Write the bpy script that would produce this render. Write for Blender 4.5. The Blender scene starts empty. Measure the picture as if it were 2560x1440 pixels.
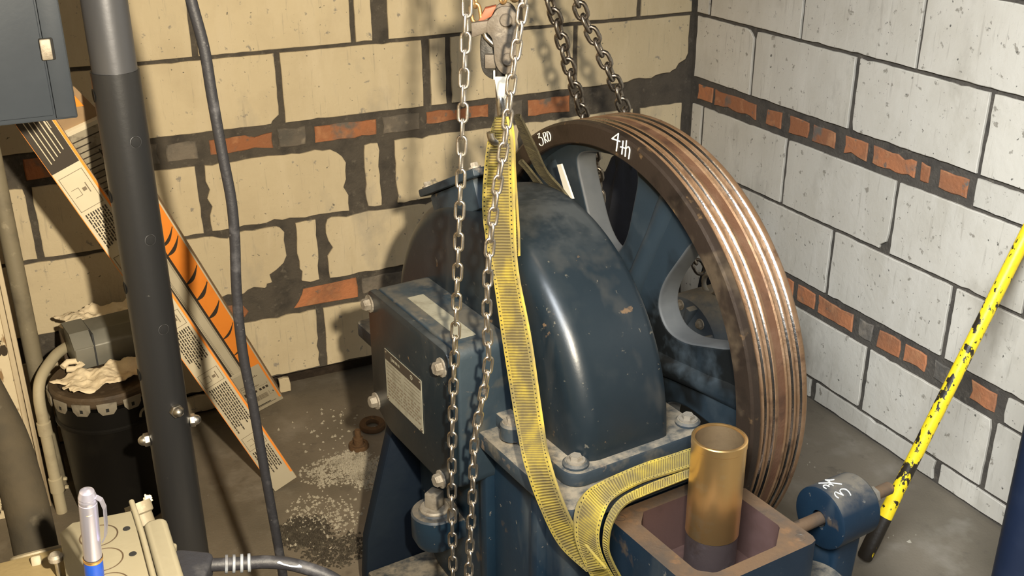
import bpy, bmesh, math, random
from mathutils import Vector, Matrix
D = {'cam': {'f': 2691.1746876566713,'pitch': 0.41322873572738233,'yaw': 0.44383676717321063,'roll': -0.004649094260208636,'pos': [-2.007,-2.8704,1.6]},'M': [-0.9893,-1.1364,0.0],'psi': 0.1010219483117929,'R': 0.46648846948629236,'w': 0.13228593062701594,'zc': 0.5899598802714858,'sling_front': [[[-0.32,-0.1437,1.1523],[-0.32,-0.1193,1.1076],[-0.32,-0.1059,1.0557],[-0.325,-0.1057,0.9851],[-0.33,-0.1289,0.9203],[-0.335,-0.1581,0.8723],[-0.34,-0.1944,0.7743],[-0.355,-0.2603,0.6534],[-0.39,-0.3424,0.6298],[-0.385,-0.3817,0.5647],[-0.36,-0.4051,0.4898],[-0.34,-0.4588,0.4618]],[[-0.32,-0.179,1.1601],[-0.315,-0.1853,1.1227],[-0.312,-0.1837,1.0749],[-0.315,-0.1919,1.0091],[-0.32,-0.2035,0.9432],[-0.325,-0.2228,0.8936],[-0.33,-0.2674,0.8025],[-0.345,-0.3277,0.6842],[-0.38,-0.4035,0.6598],[-0.375,-0.4343,0.6],[-0.35,-0.45,0.5304],[-0.33,-0.4962,0.4892]]],'sling_front2': [[[-0.3,-0.1482,1.1452],[-0.3,-0.1504,1.1121],[-0.3,-0.155,1.0654],[-0.3,-0.161,1.0112],[-0.3,-0.167,0.9559],[-0.3,-0.172,0.9139]],[[-0.3,-0.1583,1.1475],[-0.3,-0.1668,1.116],[-0.3,-0.169,1.0691],[-0.3,-0.1751,1.0153],[-0.3,-0.1812,0.9605],[-0.3,-0.1824,0.9174]]],'sling_belly': [[[-0.0549,-0.405,0.5839],[-0.127,-0.405,0.5857],[-0.1967,-0.405,0.5883],[-0.2821,-0.408,0.5847],[-0.333,-0.43,0.5915],[-0.3612,-0.45,0.5737],[-0.3611,-0.455,0.5222],[-0.3323,-0.46,0.4455]],[[-0.0839,-0.44,0.5732],[-0.1549,-0.44,0.5782],[-0.2232,-0.44,0.5814],[-0.2801,-0.445,0.5748],[-0.3092,-0.455,0.5572],[-0.3204,-0.46,0.5252],[-0.3138,-0.465,0.4859],[-0.2843,-0.465,0.4246]]],'sling_belly2': [[[-0.081,-0.437,0.5689],[-0.152,-0.437,0.5707],[-0.2118,-0.437,0.5701],[-0.2653,-0.44,0.5633],[-0.2955,-0.447,0.5392],[-0.3025,-0.45,0.4958],[-0.2913,-0.45,0.4587],[-0.2683,-0.45,0.4075]],[[-0.0917,-0.45,0.5635],[-0.1619,-0.45,0.5623],[-0.2214,-0.45,0.5612],[-0.2665,-0.455,0.5601],[-0.2935,-0.46,0.5346],[-0.2983,-0.46,0.4925],[-0.2888,-0.46,0.4602],[-0.2668,-0.46,0.4137]]],'sling_back': [[[-0.28,-0.1343,1.146],[-0.2,-0.0439,1.0566],[-0.14,0.0095,0.9876],[-0.09,0.0298,0.9375],[-0.06,0.0104,0.8844]],[[-0.28,-0.1532,1.1515],[-0.2,-0.077,1.0663],[-0.14,-0.022,0.9976],[-0.09,-0.0019,0.9465],[-0.06,-0.0234,0.8947]]],'sling_back2': [[[-0.16,0.0471,1.0006],[-0.13,0.0636,0.9714],[-0.09,0.0871,0.9254],[-0.07,0.0808,0.8817]],[[-0.16,0.0328,1.0082],[-0.13,0.0463,0.9776],[-0.09,0.0624,0.9324],[-0.07,0.052,0.8903]]],'H': [-1.2837,-1.3066,1.1514],'plate': [[-0.0195,0.1544],[-0.0099,0.1637],[-0.0048,0.1729],[0.0047,0.1784],[0.0153,0.1783],[0.0235,0.1728],[0.0278,0.1635],[0.0297,0.148],[0.0271,0.1355],[0.0258,0.123],[0.0271,0.104],[0.0251,0.088],[0.0199,0.0772],[0.0122,0.0714],[0.0051,0.0727],[-0.0025,0.0798],[-0.0075,0.0914],[-0.0086,0.1105],[-0.0103,0.1263],[-0.014,0.1332],[-0.0197,0.137]],'plate_back': [[-0.0314,0.1278],[-0.0216,0.1366],[-0.0024,0.1206],[0.0082,0.0655],[-0.0063,0.0577],[-0.018,0.0617],[-0.0271,0.0703],[-0.0307,0.0853]],'tab': [[-0.0441,0.1527],[-0.0163,0.1563],[-0.0165,0.1382],[-0.0432,0.1296]],'pins': [[0.0108,0.1574],[0.0136,0.0964]],'latch': [[-0.0084,0.0657],[0.0109,0.0669],[0.012,0.033],[0.0054,0.0278],[-0.003,0.0278]],'hookp': [[0.0019,0.0721],[0.0016,0.0363],[0.0002,0.0186],[0.0026,0.0033],[0.0026,-0.0067],[-0.0014,-0.0147]],'loadlink': [[-0.0421,0.2082],[-0.0388,0.1838],[-0.0354,0.159],[-0.0255,0.1465]],'block': [[-0.0237,0.1012],[-0.0059,0.0786]],'chainL': [[-1.3757,-1.4002,1.3894],[-1.3774,-1.3995,1.3557],[-1.3841,-1.3967,1.2389],[-1.3937,-1.3926,1.0501],[-1.4043,-1.3883,0.8427],[-1.4122,-1.3851,0.6928],[-1.4181,-1.3827,0.5323],[-1.4212,-1.3815,0.3239],[-1.4223,-1.3811,0.2503]],'chainR': [[-1.3176,-1.471,1.3942],[-1.3201,-1.4698,1.3613],[-1.3348,-1.4627,1.259],[-1.3459,-1.4574,1.1572],[-1.3598,-1.451,1.063],[-1.3699,-1.4464,0.9642],[-1.374,-1.4446,0.8604],[-1.3726,-1.4453,0.7883],[-1.3831,-1.4406,0.7139],[-1.3954,-1.4353,0.6372],[-1.4012,-1.4328,0.5165],[-1.41,-1.4292,0.3543],[-1.4127,-1.4281,0.2825]],'back1': [[-0.965,-0.8425,1.2991],[-0.9558,-0.8472,1.251],[-0.9313,-0.8375,1.1986],[-0.9076,-0.8274,1.136],[-0.882,-0.8186,1.0712],[-0.86,-0.8079,1.0221],[-0.8411,-0.7956,0.9854],[-0.821,-0.784,0.9385],[-0.7952,-0.7757,0.8664],[-0.7783,-0.7623,0.8115],[-0.7675,-0.7571,0.7382]],'back2': [[-0.9098,-0.849,1.2966],[-0.8959,-0.8566,1.2481],[-0.8764,-0.856,1.2055],[-0.8514,-0.8587,1.162],[-0.8228,-0.8638,1.1048],[-0.791,-0.8595,1.0481],[-0.7664,-0.8511,0.9987],[-0.7196,-0.8449,0.9318],[-0.6252,-0.8473,0.7845],[-0.5662,-0.8519,0.6337],[-0.5351,-0.8744,0.5623]],'cable': [[-1.7495,-1.271,1.4078],[-1.7462,-1.2716,1.364],[-1.7366,-1.2731,1.296],[-1.7334,-1.2737,1.2258],[-1.7286,-1.2745,1.1405],[-1.7233,-1.2754,1.0641],[-1.7248,-1.2752,0.9988],[-1.7299,-1.2743,0.9318],[-1.7328,-1.2738,0.8624],[-1.732,-1.2739,0.7902],[-1.7262,-1.2749,0.7071],[-1.7211,-1.2758,0.6049],[-1.7151,-1.2769,0.4893],[-1.7106,-1.2778,0.4029],[-1.7079,-1.2783,0.3227]],'conduit_big': [[-2.111,-1.506,0.985],[-2.094,-1.531,0.931],[-2.082,-1.552,0.888],[-2.076,-1.578,0.842],[-2.073,-1.602,0.802],[-2.072,-1.627,0.764],[-2.071,-1.644,0.739],[-2.072,-1.661,0.715]],'jc': [-1.982,-1.678,0.776],'jTL': [-2.026,-1.655,0.81],'jTR': [-1.955,-1.655,0.812],'jBR': [-1.95,-1.704,0.741],'pen0': [-2.003,-1.848,0.972],'pen1': [-2.012,-1.75,0.795],'pen2': [-2.0142,-1.8248,0.813],'stub0': [-1.946,-1.612,0.787],'stub1': [-1.935,-1.654,0.725],'plug': [-1.902,-1.706,0.742],'plugL': [-1.923,-1.701,0.746],'plugR': [-1.879,-1.711,0.738],'flange': [-1.929,-1.699,0.748],'screw0': [-2.028,-1.691,0.809],'screw1': [-2.03,-1.709,0.784],'cord': [[-1.879,-1.711,0.738],[-1.862,-1.715,0.736],[-1.838,-1.72,0.733],[-1.814,-1.726,0.731],[-1.786,-1.735,0.725],[-1.759,-1.748,0.715],[-1.738,-1.762,0.705],[-1.722,-1.777,0.691]],'cab': {'BR': [-1.9188,-1.22,1.2037],'seamB': [-1.9473,-1.22,1.2082],'BL': [-2.0199,-1.22,1.2092],'TR': [-1.9149,-1.22,1.3688],'latch': [-1.9427,-1.22,1.3038],'latch0': [-1.9517,-1.22,1.3185],'latch1': [-1.935,-1.22,1.2903]},'tarp': [[-0.437,-0.3,0.6766],[-0.3645,-0.3,0.5807],[0.0589,-0.3,0.4913],[-0.0029,-0.3,0.5724],[-0.4961,-0.3,0.4512]],'motor': [[-0.42,-0.6091,0.4394],[-0.42,-0.7449,0.4104],[-0.42,-0.8555,0.3763],[-0.42,-0.7536,0.414],[-0.42,-0.7636,0.33]],'yel': [[-0.3841,-1.3734,0.02],[-0.03,-1.3504,0.7389]],'disc': {'c': [0.1494,-0.5,0.4147],'top': [0.0941,-0.5,0.5035],'nut': [0.2876,-0.5,0.4015],'end': [0.3296,-0.5,0.4019]},'discface': [[0.1494,-0.4468,0.3796],[0.1494,-0.4469,0.416],[0.1494,-0.4626,0.4502],[0.1494,-0.5645,0.3637],[0.1494,-0.5656,0.4174],[0.1494,-0.5465,0.4491],[0.1494,-0.5196,0.4677]],'floorpts': {'bolt': [-1.2949,-0.3794,0.0],'washer': [-1.2395,-0.3291,0.0],'deb1': [-1.3691,-0.4803,0.0],'deb2': [-1.4827,-0.6441,0.0],'deb3': [-1.3005,-0.4923,0.0],'blob': [-1.5365,-0.691,0.0],'bucket': [-1.9199,-0.316,0.0]},'bk': {'lid': [-1.8961,-0.4437,0.37],'lidL': [-2.033,-0.3441,0.37],'lidF': [-1.9109,-0.5311,0.37],'boxL': [-1.9844,-0.2241,0.37],'boxR': [-1.7853,-0.1476,0.37],'boxFL': [-1.9573,-0.3361,0.37],'rag1': [-1.9354,-0.3467,0.37],'rag2': [-1.8853,-0.1465,0.37]},'rimtxt': {'t3': [0.0,0.2175,0.9826],'tR': [0.0,0.2007,0.9866],'tD': [-0.0,0.1871,0.9924],'f4': [0.0,-0.0481,1.046],'f4b': [0.0,-0.0545,1.022],'t': [-0.0,-0.0652,1.0309],'h': [0.0,-0.0778,1.0278]},'chalk3': [[[0.23,0.9872],[0.2221,0.9917]],[[0.2221,0.9917],[0.225,0.9808]],[[0.225,0.9808],[0.216,0.9842],[0.2099,0.9814],[0.2073,0.9749],[0.2083,0.9705],[0.2136,0.9671],[0.2201,0.9676],[0.2227,0.9694]],[[0.2086,0.9949],[0.1977,0.9763]],[[0.2086,0.9949],[0.2012,0.9984],[0.198,0.995],[0.199,0.99],[0.2032,0.9854]],[[0.2032,0.9854],[0.1893,0.9811]],[[0.1939,1.0013],[0.1873,0.9839]],[[0.1939,1.0013],[0.1865,1.0024],[0.1802,0.9968],[0.1796,0.9899],[0.182,0.9852],[0.1873,0.9839]]],'chalk4': [[[-0.0464,1.0202],[-0.051,1.0552]],[[-0.051,1.0552],[-0.0313,1.0409]],[[-0.0313,1.0409],[-0.0569,1.0415]],[[-0.0661,1.0451],[-0.0638,1.0185]],[[-0.0587,1.0313],[-0.0738,1.0326]],[[-0.0763,1.0481],[-0.074,1.0168]],[[-0.0754,1.0316],[-0.0827,1.0372],[-0.0873,1.0321],[-0.085,1.0147]]],'chalkd': [[[0.1908,-0.5364,0.4636],[0.1923,-0.5298,0.4668],[0.1905,-0.5227,0.4693],[0.1829,-0.5194,0.4701],[0.1771,-0.5221,0.4695],[0.176,-0.5281,0.4675],[0.1765,-0.5316,0.466]],[[0.1765,-0.5316,0.466],[0.1709,-0.5243,0.4688],[0.1681,-0.5202,0.4699],[0.1634,-0.5222,0.4694],[0.1613,-0.5279,0.4676],[0.1634,-0.5327,0.4655]],[[0.1778,-0.5051,0.4716],[0.178,-0.4993,0.4712],[0.173,-0.4984,0.4711],[0.1686,-0.5034,0.4715]],[[0.1686,-0.5034,0.4715],[0.1689,-0.4966,0.4709],[0.1646,-0.4941,0.4704],[0.1598,-0.4982,0.4711],[0.1594,-0.5055,0.4716]],[[0.168,-0.479,0.4654],[0.1813,-0.4953,0.4707],[0.1947,-0.51,0.4715]],[[0.1966,-0.4896,0.4694],[0.1905,-0.486,0.4683],[0.1885,-0.476,0.4638]],[[0.1885,-0.476,0.4638],[0.1825,-0.4942,0.4705]],[[0.1904,-0.4851,0.468],[0.1796,-0.4923,0.47]]],'stripe': [[-0.035,0.1036,0.9598],[-0.035,0.0893,0.9652],[-0.035,0.045,0.9051],[-0.035,0.0674,0.8986]]}

random.seed(7)
scene=bpy.context.scene; COL=scene.collection
# ---------------------------------------------------------------- camera
cd=bpy.data.cameras.new('camera'); cam=bpy.data.objects.new('camera',cd); COL.objects.link(cam)
c=D['cam']; p,y,ro=c['pitch'],c['yaw'],c['roll']
F=Vector((math.sin(y)*math.cos(p),math.cos(y)*math.cos(p),-math.sin(p)))
R0=Vector((math.cos(y),-math.sin(y),0)); U0=R0.cross(F)
RR=R0*math.cos(ro)+U0*math.sin(ro); UU=-R0*math.sin(ro)+U0*math.cos(ro)
m=Matrix.Identity(4)
for i in range(3): m[i][0]=RR[i]; m[i][1]=UU[i]; m[i][2]=-F[i]; m[i][3]=c['pos'][i]
cam.matrix_world=m; cd.sensor_width=36; cd.lens=36*c['f']/2560; cd.clip_start=.02
scene.camera=cam
# ---------------------------------------------------------------- world and lights
w=bpy.data.worlds.new('world'); scene.world=w; w.use_nodes=True
w.node_tree.nodes['Background'].inputs[0].default_value=(.80,.90,1,1)
w.node_tree.nodes['Background'].inputs[1].default_value=.10
def light(name,kind,loc,energy,color,size=.1,sy=None,target=None):
    l=bpy.data.lights.new(name,kind); l.energy=energy; l.color=color
    if kind=='AREA':
        l.size=size
        if sy: l.shape='RECTANGLE'; l.size_y=sy
    else: l.shadow_soft_size=size
    o=bpy.data.objects.new(name,l); COL.objects.link(o); o.location=loc
    if target: o.rotation_euler=(Vector(target)-Vector(loc)).to_track_quat('-Z','Y').to_euler()
    return o
wl=light('work_lamp','SPOT',(-1.79,-2.72,1.62),325,(1,.87,.66),.022,None,(-1.92,0,.76)); wl.data.spot_size=math.radians(84); wl.data.spot_blend=.85
light('ceiling_bulb','POINT',(-1.50,-1.40,2.5),9,(1,.82,.60),.04)
dl=light('added_daylight','AREA',(-2.38,-2.85,2.25),105,(.88,.94,1),1.4,1.4,(-.1,-2.1,.45)); dl.data.spread=math.radians(80)  # area light added for cool daylight on the right wall, no window there
scene.view_settings.view_transform='Standard'; scene.view_settings.look='None'
scene.view_settings.gamma=1; scene.view_settings.use_curve_mapping=False; scene.view_settings.exposure=0.0
# ---------------------------------------------------------------- helpers
def link(o,parent=None):
    COL.objects.link(o)
    if parent: o.parent=parent
    return o
def tag(o,label=None,cat=None,group=None,kind=None):
    if label:o['label']=label
    if cat:o['category']=cat
    if group:o['group']=group
    if kind:o['kind']=kind
    return o
def empty(name,loc=(0,0,0),rz=0,label=None,cat=None,group=None):
    o=bpy.data.objects.new(name,None); o.location=loc; o.rotation_euler=(0,0,rz); o.empty_display_size=.05
    link(o); return tag(o,label,cat,group)
def obj(name,verts,faces,mat,parent=None,smooth=False,label=None,mi=None):
    me=bpy.data.meshes.new(name); me.from_pydata([tuple(v) for v in verts],[],faces)
    mats=mat if isinstance(mat,(list,tuple)) else [mat]
    for k in mats: me.materials.append(k)
    if mi:
        for pl,i in zip(me.polygons,mi): pl.material_index=i
    bm=bmesh.new(); bm.from_mesh(me); bmesh.ops.recalc_face_normals(bm,faces=bm.faces); bm.to_mesh(me); bm.free()
    if smooth: autosmooth(me,smooth if smooth is not True else 40)
    o=bpy.data.objects.new(name,me); link(o,parent)
    if label:o['label']=label
    return o
def autosmooth(me,ang=40):
    for f in me.polygons: f.use_smooth=True
    try: me.set_sharp_from_angle(angle=math.radians(ang))
    except Exception: pass
def bobj(name,bm,mat,parent=None,smooth=30,label=None):
    bmesh.ops.recalc_face_normals(bm,faces=bm.faces)
    me=bpy.data.meshes.new(name); bm.to_mesh(me); bm.free()
    for k in (mat if isinstance(mat,(list,tuple)) else [mat]): me.materials.append(k)
    if smooth: autosmooth(me,smooth)
    o=bpy.data.objects.new(name,me); link(o,parent)
    if label:o['label']=label
    return o
def bbox(bm,lo,hi,bev=0,seg=2,mat=None,M4=None,idx=0):
    r=bmesh.ops.create_cube(bm,size=1); vs=r['verts']
    lo=Vector(lo);hi=Vector(hi);cn=(lo+hi)/2;sz=hi-lo
    for v in vs: v.co=Vector((v.co.x*sz.x,v.co.y*sz.y,v.co.z*sz.z))+cn
    es=list({e for v in vs for e in v.link_edges})
    if bev:
        r=bmesh.ops.bevel(bm,geom=es,offset=bev,segments=seg,affect='EDGES',profile=.5)
        vs=list({v for v in r['verts']}|{v for f in r['faces'] for v in f.verts}|set(v for v in vs if v.is_valid))
    if M4 is not None:
        for v in vs: v.co=M4@v.co
    return vs
def boxo(name,lo,hi,mat,parent=None,bev=.003,seg=2,label=None,M4=None):
    bm=bmesh.new(); bbox(bm,lo,hi,bev,seg,M4=M4); return bobj(name,bm,mat,parent,35,label)
def frame(p0,axis,up=None):
    z=Vector(axis).normalized(); u=Vector(up) if up else (Vector((0,0,1)) if abs(z.z)<.9 else Vector((1,0,0)))
    x=u.cross(z).normalized(); yv=z.cross(x)
    m=Matrix.Identity(4)
    for i in range(3): m[i][0]=x[i];m[i][1]=yv[i];m[i][2]=z[i];m[i][3]=Vector(p0)[i]
    return m
def lathe_data(prof,seg=32,M4=None,a0=0,a1=2*math.pi):
    full=abs(a1-a0-2*math.pi)<1e-6; n=seg if full else seg+1; V=[];Fc=[]
    for i in range(n):
        a=a0+(a1-a0)*i/seg
        for r,h in prof:
            v=Vector((r*math.cos(a),r*math.sin(a),h)); V.append(M4@v if M4 is not None else v)
    k=len(prof)
    for i in range(seg):
        j=(i+1)%n
        for q in range(k-1): Fc.append((i*k+q,j*k+q,j*k+q+1,i*k+q+1))
    return V,Fc
def lathe(name,prof,mat,parent=None,seg=32,M4=None,smooth=35,label=None,a0=0,a1=2*math.pi,mi=None):
    V,Fc=lathe_data(prof,seg,M4,a0,a1)
    mids=None
    if mi: mids=[mi[q] for i in range(seg) for q in range(len(prof)-1)]
    o=obj(name,V,Fc,mat,parent,False,label,mids)
    bm=bmesh.new(); bm.from_mesh(o.data); bmesh.ops.remove_doubles(bm,verts=bm.verts,dist=1e-6)
    bmesh.ops.recalc_face_normals(bm,faces=bm.faces); bm.to_mesh(o.data); bm.free()
    if smooth: autosmooth(o.data,smooth)
    return o
def smoothpath(pts,n=6):
    P=[Vector(q) for q in pts]; out=[]
    for i in range(len(P)-1):
        p0=P[max(i-1,0)];p1=P[i];p2=P[i+1];p3=P[min(i+2,len(P)-1)]
        for k in range(n):
            t=k/n; out.append(.5*((2*p1)+(p2-p0)*t+(2*p0-5*p1+4*p2-p3)*t*t+(3*p1-p0-3*p2+p3)*t**3))
    out.append(P[-1]); return out
def tube_data(pts,r,seg=10,cap=True,closed=False):
    P=[Vector(q) for q in pts]; n=len(P); V=[];Fc=[]
    rs=r if hasattr(r,'__len__') else [r]*n
    t0=(P[1]-P[0]).normalized(); u=t0.orthogonal().normalized()
    for i in range(n):
        if closed: t=(P[(i+1)%n]-P[i-1]).normalized()
        else: t=(P[min(i+1,n-1)]-P[max(i-1,0)]).normalized()
        u=(u-t*u.dot(t)).normalized(); v=t.cross(u)
        for k in range(seg):
            a=2*math.pi*k/seg; V.append(P[i]+(u*math.cos(a)+v*math.sin(a))*rs[i])
    for i in range(n if closed else n-1):
        j=(i+1)%n
        for k in range(seg): Fc.append((i*seg+k,i*seg+(k+1)%seg,j*seg+(k+1)%seg,j*seg+k))
    if cap and not closed: Fc.append(tuple(range(seg))[::-1]); Fc.append(tuple((n-1)*seg+k for k in range(seg)))
    return V,Fc
def tube(name,pts,r,mat,parent=None,seg=10,label=None,closed=False):
    V,Fc=tube_data(pts,r,seg,True,closed); return obj(name,V,Fc,mat,parent,50,label)
def join_data(lst):
    V=[];Fc=[]
    for v,f in lst:
        b=len(V); V+=list(v); Fc+=[tuple(i+b for i in q) for q in f]
    return V,Fc
def prism_data(poly,h0,h1,M4=None):
    n=len(poly); V=[Vector((x,y,h0)) for x,y in poly]+[Vector((x,y,h1)) for x,y in poly]
    if M4 is not None: V=[M4@v for v in V]
    Fc=[tuple(range(n))[::-1],tuple(range(n,2*n))]+[(i,(i+1)%n,n+(i+1)%n,n+i) for i in range(n)]
    return V,Fc
def prism(name,poly,h0,h1,mat,parent=None,M4=None,bev=0,label=None,seg=2,smooth=35):
    V,Fc=prism_data(poly,h0,h1,M4)
    me=bpy.data.meshes.new('t'); me.from_pydata([tuple(v) for v in V],[],Fc); bm=bmesh.new(); bm.from_mesh(me); bpy.data.meshes.remove(me)
    bmesh.ops.recalc_face_normals(bm,faces=bm.faces)
    if bev: bmesh.ops.bevel(bm,geom=[e for e in bm.edges if len(e.link_faces)==2 and e.calc_face_angle(0)>.6],offset=bev,segments=seg,affect='EDGES',profile=.5)
    return bobj(name,bm,mat,parent,smooth,label)
def rrect(x0,y0,x1,y1,r,n=5):
    out=[]
    for cx,cy,a in((x1-r,y1-r,0),(x0+r,y1-r,90),(x0+r,y0+r,180),(x1-r,y0+r,270)):
        for k in range(n+1):
            t=math.radians(a+90*k/n); out.append((cx+r*math.cos(t),cy+r*math.sin(t)))
    return out
def hexbolt(name,M4,mat,parent,r=.012,h=.009,washer=True,label=None):
    hx=[(r*math.cos(math.radians(60*k+10)),r*math.sin(math.radians(60*k+10))) for k in range(6)]
    parts=[prism_data(hx,.002,h*.85,M4),prism_data([(x*.88,y*.88) for x,y in hx],h*.85,h,M4)]
    if washer: parts.append(prism_data([(1.45*r*math.cos(2*math.pi*k/16),1.45*r*math.sin(2*math.pi*k/16)) for k in range(16)],0,.003,M4))
    V,Fc=join_data(parts); return obj(name,V,Fc,mat,parent,False,label)
def ribbon(name,A,B,mat,parent=None,th=.004,n=10,label=None):
    A=smoothpath(A,n);B=smoothpath(B,n);N=len(A);V=[];Fc=[];UV=[]
    L=[0]
    for i in range(1,N): L.append(L[-1]+((A[i]+B[i])/2-(A[i-1]+B[i-1])/2).length)
    K=7; nrm=[]
    for i in range(N):
        t=((A[min(i+1,N-1)]+B[min(i+1,N-1)])-(A[max(i-1,0)]+B[max(i-1,0)])).normalized()
        nn=(B[i]-A[i]).normalized().cross(t).normalized(); nrm.append(nn)
    def pt(i,k,side):
        u=k/(K-1); bulge=.0012*math.sin(math.pi*u)
        return A[i].lerp(B[i],u)+nrm[i]*(side*(th/2)+bulge)
    for i in range(N):
        for s in(1,-1):
            for k in range(K): V.append(pt(i,k,s)); UV.append((k/(K-1),L[i]))
    S=2*K
    for i in range(N-1):
        for k in range(K-1):
            Fc.append((i*S+k,i*S+k+1,(i+1)*S+k+1,(i+1)*S+k)); Fc.append((i*S+K+k,(i+1)*S+K+k,(i+1)*S+K+k+1,i*S+K+k+1))
        Fc.append((i*S,(i+1)*S,(i+1)*S+K,i*S+K)); Fc.append((i*S+K-1,i*S+2*K-1,(i+1)*S+2*K-1,(i+1)*S+K-1))
    me=bpy.data.meshes.new(name); me.from_pydata([tuple(v) for v in V],[],Fc); me.materials.append(mat)
    uv=me.uv_layers.new(name='uv')
    for lp in me.loops: uv.data[lp.index].uv=UV[lp.vertex_index]
    for f in me.polygons: f.use_smooth=True
    try: me.set_sharp_from_angle(angle=math.radians(50))
    except Exception: pass
    o=bpy.data.objects.new(name,me); link(o,parent)
    if label:o['label']=label
    return o
# ---------------------------------------------------------------- materials
def mat(name,base,rough=.6,metal=0,layers=(),bump=0,bscale=80,rnd=0,dust=None,spec=.5,coat=0):
    """layers: (color, scale, lo, hi, stretch(x,y,z), detail)"""
    m=bpy.data.materials.new(name); m.use_nodes=True; N=m.node_tree.nodes; L=m.node_tree.links
    b=N['Principled BSDF']; b.inputs['Roughness'].default_value=rough; b.inputs['Metallic'].default_value=metal
    try: b.inputs['Specular IOR Level'].default_value=spec; b.inputs['Coat Weight'].default_value=coat
    except Exception: pass
    tc=N.new('ShaderNodeTexCoord'); col=N.new('ShaderNodeRGB'); col.outputs[0].default_value=(*base,1); cur=col.outputs[0]
    roughcur=None
    if rnd:
        oi=N.new('ShaderNodeObjectInfo'); mr=N.new('ShaderNodeMapRange'); mr.inputs[3].default_value=1-rnd; mr.inputs[4].default_value=1+rnd
        L.new(oi.outputs['Random'],mr.inputs[0]); hs=N.new('ShaderNodeHueSaturation'); L.new(cur,hs.inputs['Color']); L.new(mr.outputs[0],hs.inputs['Value']); cur=hs.outputs[0]
    def noise(scale,stretch=(1,1,1),detail=4,rg=.6):
        mp=N.new('ShaderNodeMapping'); mp.inputs['Scale'].default_value=stretch; L.new(tc.outputs['Object'],mp.inputs[0])
        n=N.new('ShaderNodeTexNoise'); n.inputs['Scale'].default_value=scale; n.inputs['Detail'].default_value=detail; n.inputs['Roughness'].default_value=rg
        L.new(mp.outputs[0],n.inputs['Vector']); return n.outputs['Fac']
    for ly in layers:
        cl,sc,lo,hi=ly[:4]; st=ly[4] if len(ly)>4 else (1,1,1); de=ly[5] if len(ly)>5 else 4; am=ly[6] if len(ly)>6 else 1
        mr=N.new('ShaderNodeMapRange'); mr.inputs[1].default_value=lo; mr.inputs[2].default_value=hi; mr.inputs[4].default_value=am; L.new(noise(sc,st,de),mr.inputs[0])
        mx=N.new('ShaderNodeMix'); mx.data_type='RGBA'; L.new(mr.outputs[0],mx.inputs[0]); L.new(cur,mx.inputs[6]); mx.inputs[7].default_value=(*cl,1); cur=mx.outputs[2]
    if dust:
        g=N.new('ShaderNodeNewGeometry'); sp=N.new('ShaderNodeSeparateXYZ'); L.new(g.outputs['Normal'],sp.inputs[0])
        a=N.new('ShaderNodeMapRange'); a.inputs[1].default_value=dust[1]; a.inputs[2].default_value=dust[2]; L.new(sp.outputs[2],a.inputs[0])
        b2=N.new('ShaderNodeMapRange'); b2.inputs[1].default_value=.38; b2.inputs[2].default_value=.60; b2.inputs[3].default_value=dust[4] if len(dust)>4 else .15; L.new(noise(dust[3],(1,1,1),6,.7),b2.inputs[0])
        mu=N.new('ShaderNodeMath'); mu.operation='MULTIPLY'; L.new(a.outputs[0],mu.inputs[0]); L.new(b2.outputs[0],mu.inputs[1])
        mx=N.new('ShaderNodeMix'); mx.data_type='RGBA'; L.new(mu.outputs[0],mx.inputs[0]); L.new(cur,mx.inputs[6]); mx.inputs[7].default_value=(*dust[0],1); cur=mx.outputs[2]
        rr=N.new('ShaderNodeMapRange'); rr.inputs[3].default_value=rough; rr.inputs[4].default_value=.95; L.new(mu.outputs[0],rr.inputs[0]); L.new(rr.outputs[0],b.inputs['Roughness'])
    L.new(cur,b.inputs['Base Color'])
    if bump:
        bp=N.new('ShaderNodeBump'); bp.inputs['Strength'].default_value=bump; bp.inputs['Distance'].default_value=.004; L.new(noise(bscale,(1,1,1),5),bp.inputs['Height']); L.new(bp.outputs[0],b.inputs['Normal'])
    m['nodes_cur']=0
    return m
Mt={}
Mt['block']=mat('block_yellow_cream',(.585,.488,.32),.9,0,[((.51,.418,.27),6,.45,.75),((.62,.522,.355),14,.5,.75,(1,1,.25)),((.30,.265,.21),34,.63,.68),((.11,.10,.08),70,.665,.70),((.34,.30,.235),5,.58,.70,(1,1,.6),6,.55),((.30,.26,.20),22,.60,.68,(4,4,.3),4,.35)],.4,60,.06)
Mt['block_b']=mat('block_pale_cream',(.59,.54,.45),.9,0,[((.52,.47,.38),6,.45,.75),((.64,.59,.50),14,.5,.75,(1,1,.25)),((.30,.265,.21),34,.63,.68),((.11,.10,.08),70,.665,.70),((.34,.30,.235),5,.58,.70,(1,1,.6),6,.55),((.30,.26,.20),22,.60,.68,(4,4,.3),4,.35)],.4,60,.06)
Mt['ceiling']=mat('ceiling_dark',(.16,.14,.11),.9)
Mt['mortar']=mat('mortar_grey',(.085,.072,.056),.95,0,[((.05,.043,.035),20,.45,.7),((.15,.13,.10),45,.6,.75)],.8,120)
Mt['brick']=mat('brick_orange',(.40,.155,.065),.9,0,[((.29,.125,.06),10,.45,.65),((.46,.21,.095),20,.55,.7),((.15,.125,.10),9,.56,.66),((.14,.12,.095),24,.62,.68)],.8,90,.25)
Mt['brick_grey']=mat('brick_mortar_smeared',(.16,.135,.105),.95,0,[((.10,.09,.075),14,.45,.65),((.24,.20,.15),30,.55,.7)],1,60,.25)
Mt['floor']=mat('concrete_floor',(.175,.145,.105),.75,0,[((.12,.10,.07),2.2,.42,.62),((.24,.21,.165),6,.55,.75),((.10,.083,.06),14,.60,.75),((.33,.30,.24),90,.70,.76),((.07,.055,.04),1.6,.62,.72)],.3,140)
Mt['dirt']=mat('oily_dirt',(.045,.035,.022),.8,0,[((.09,.075,.05),40,.5,.7)],.9,150)
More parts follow.
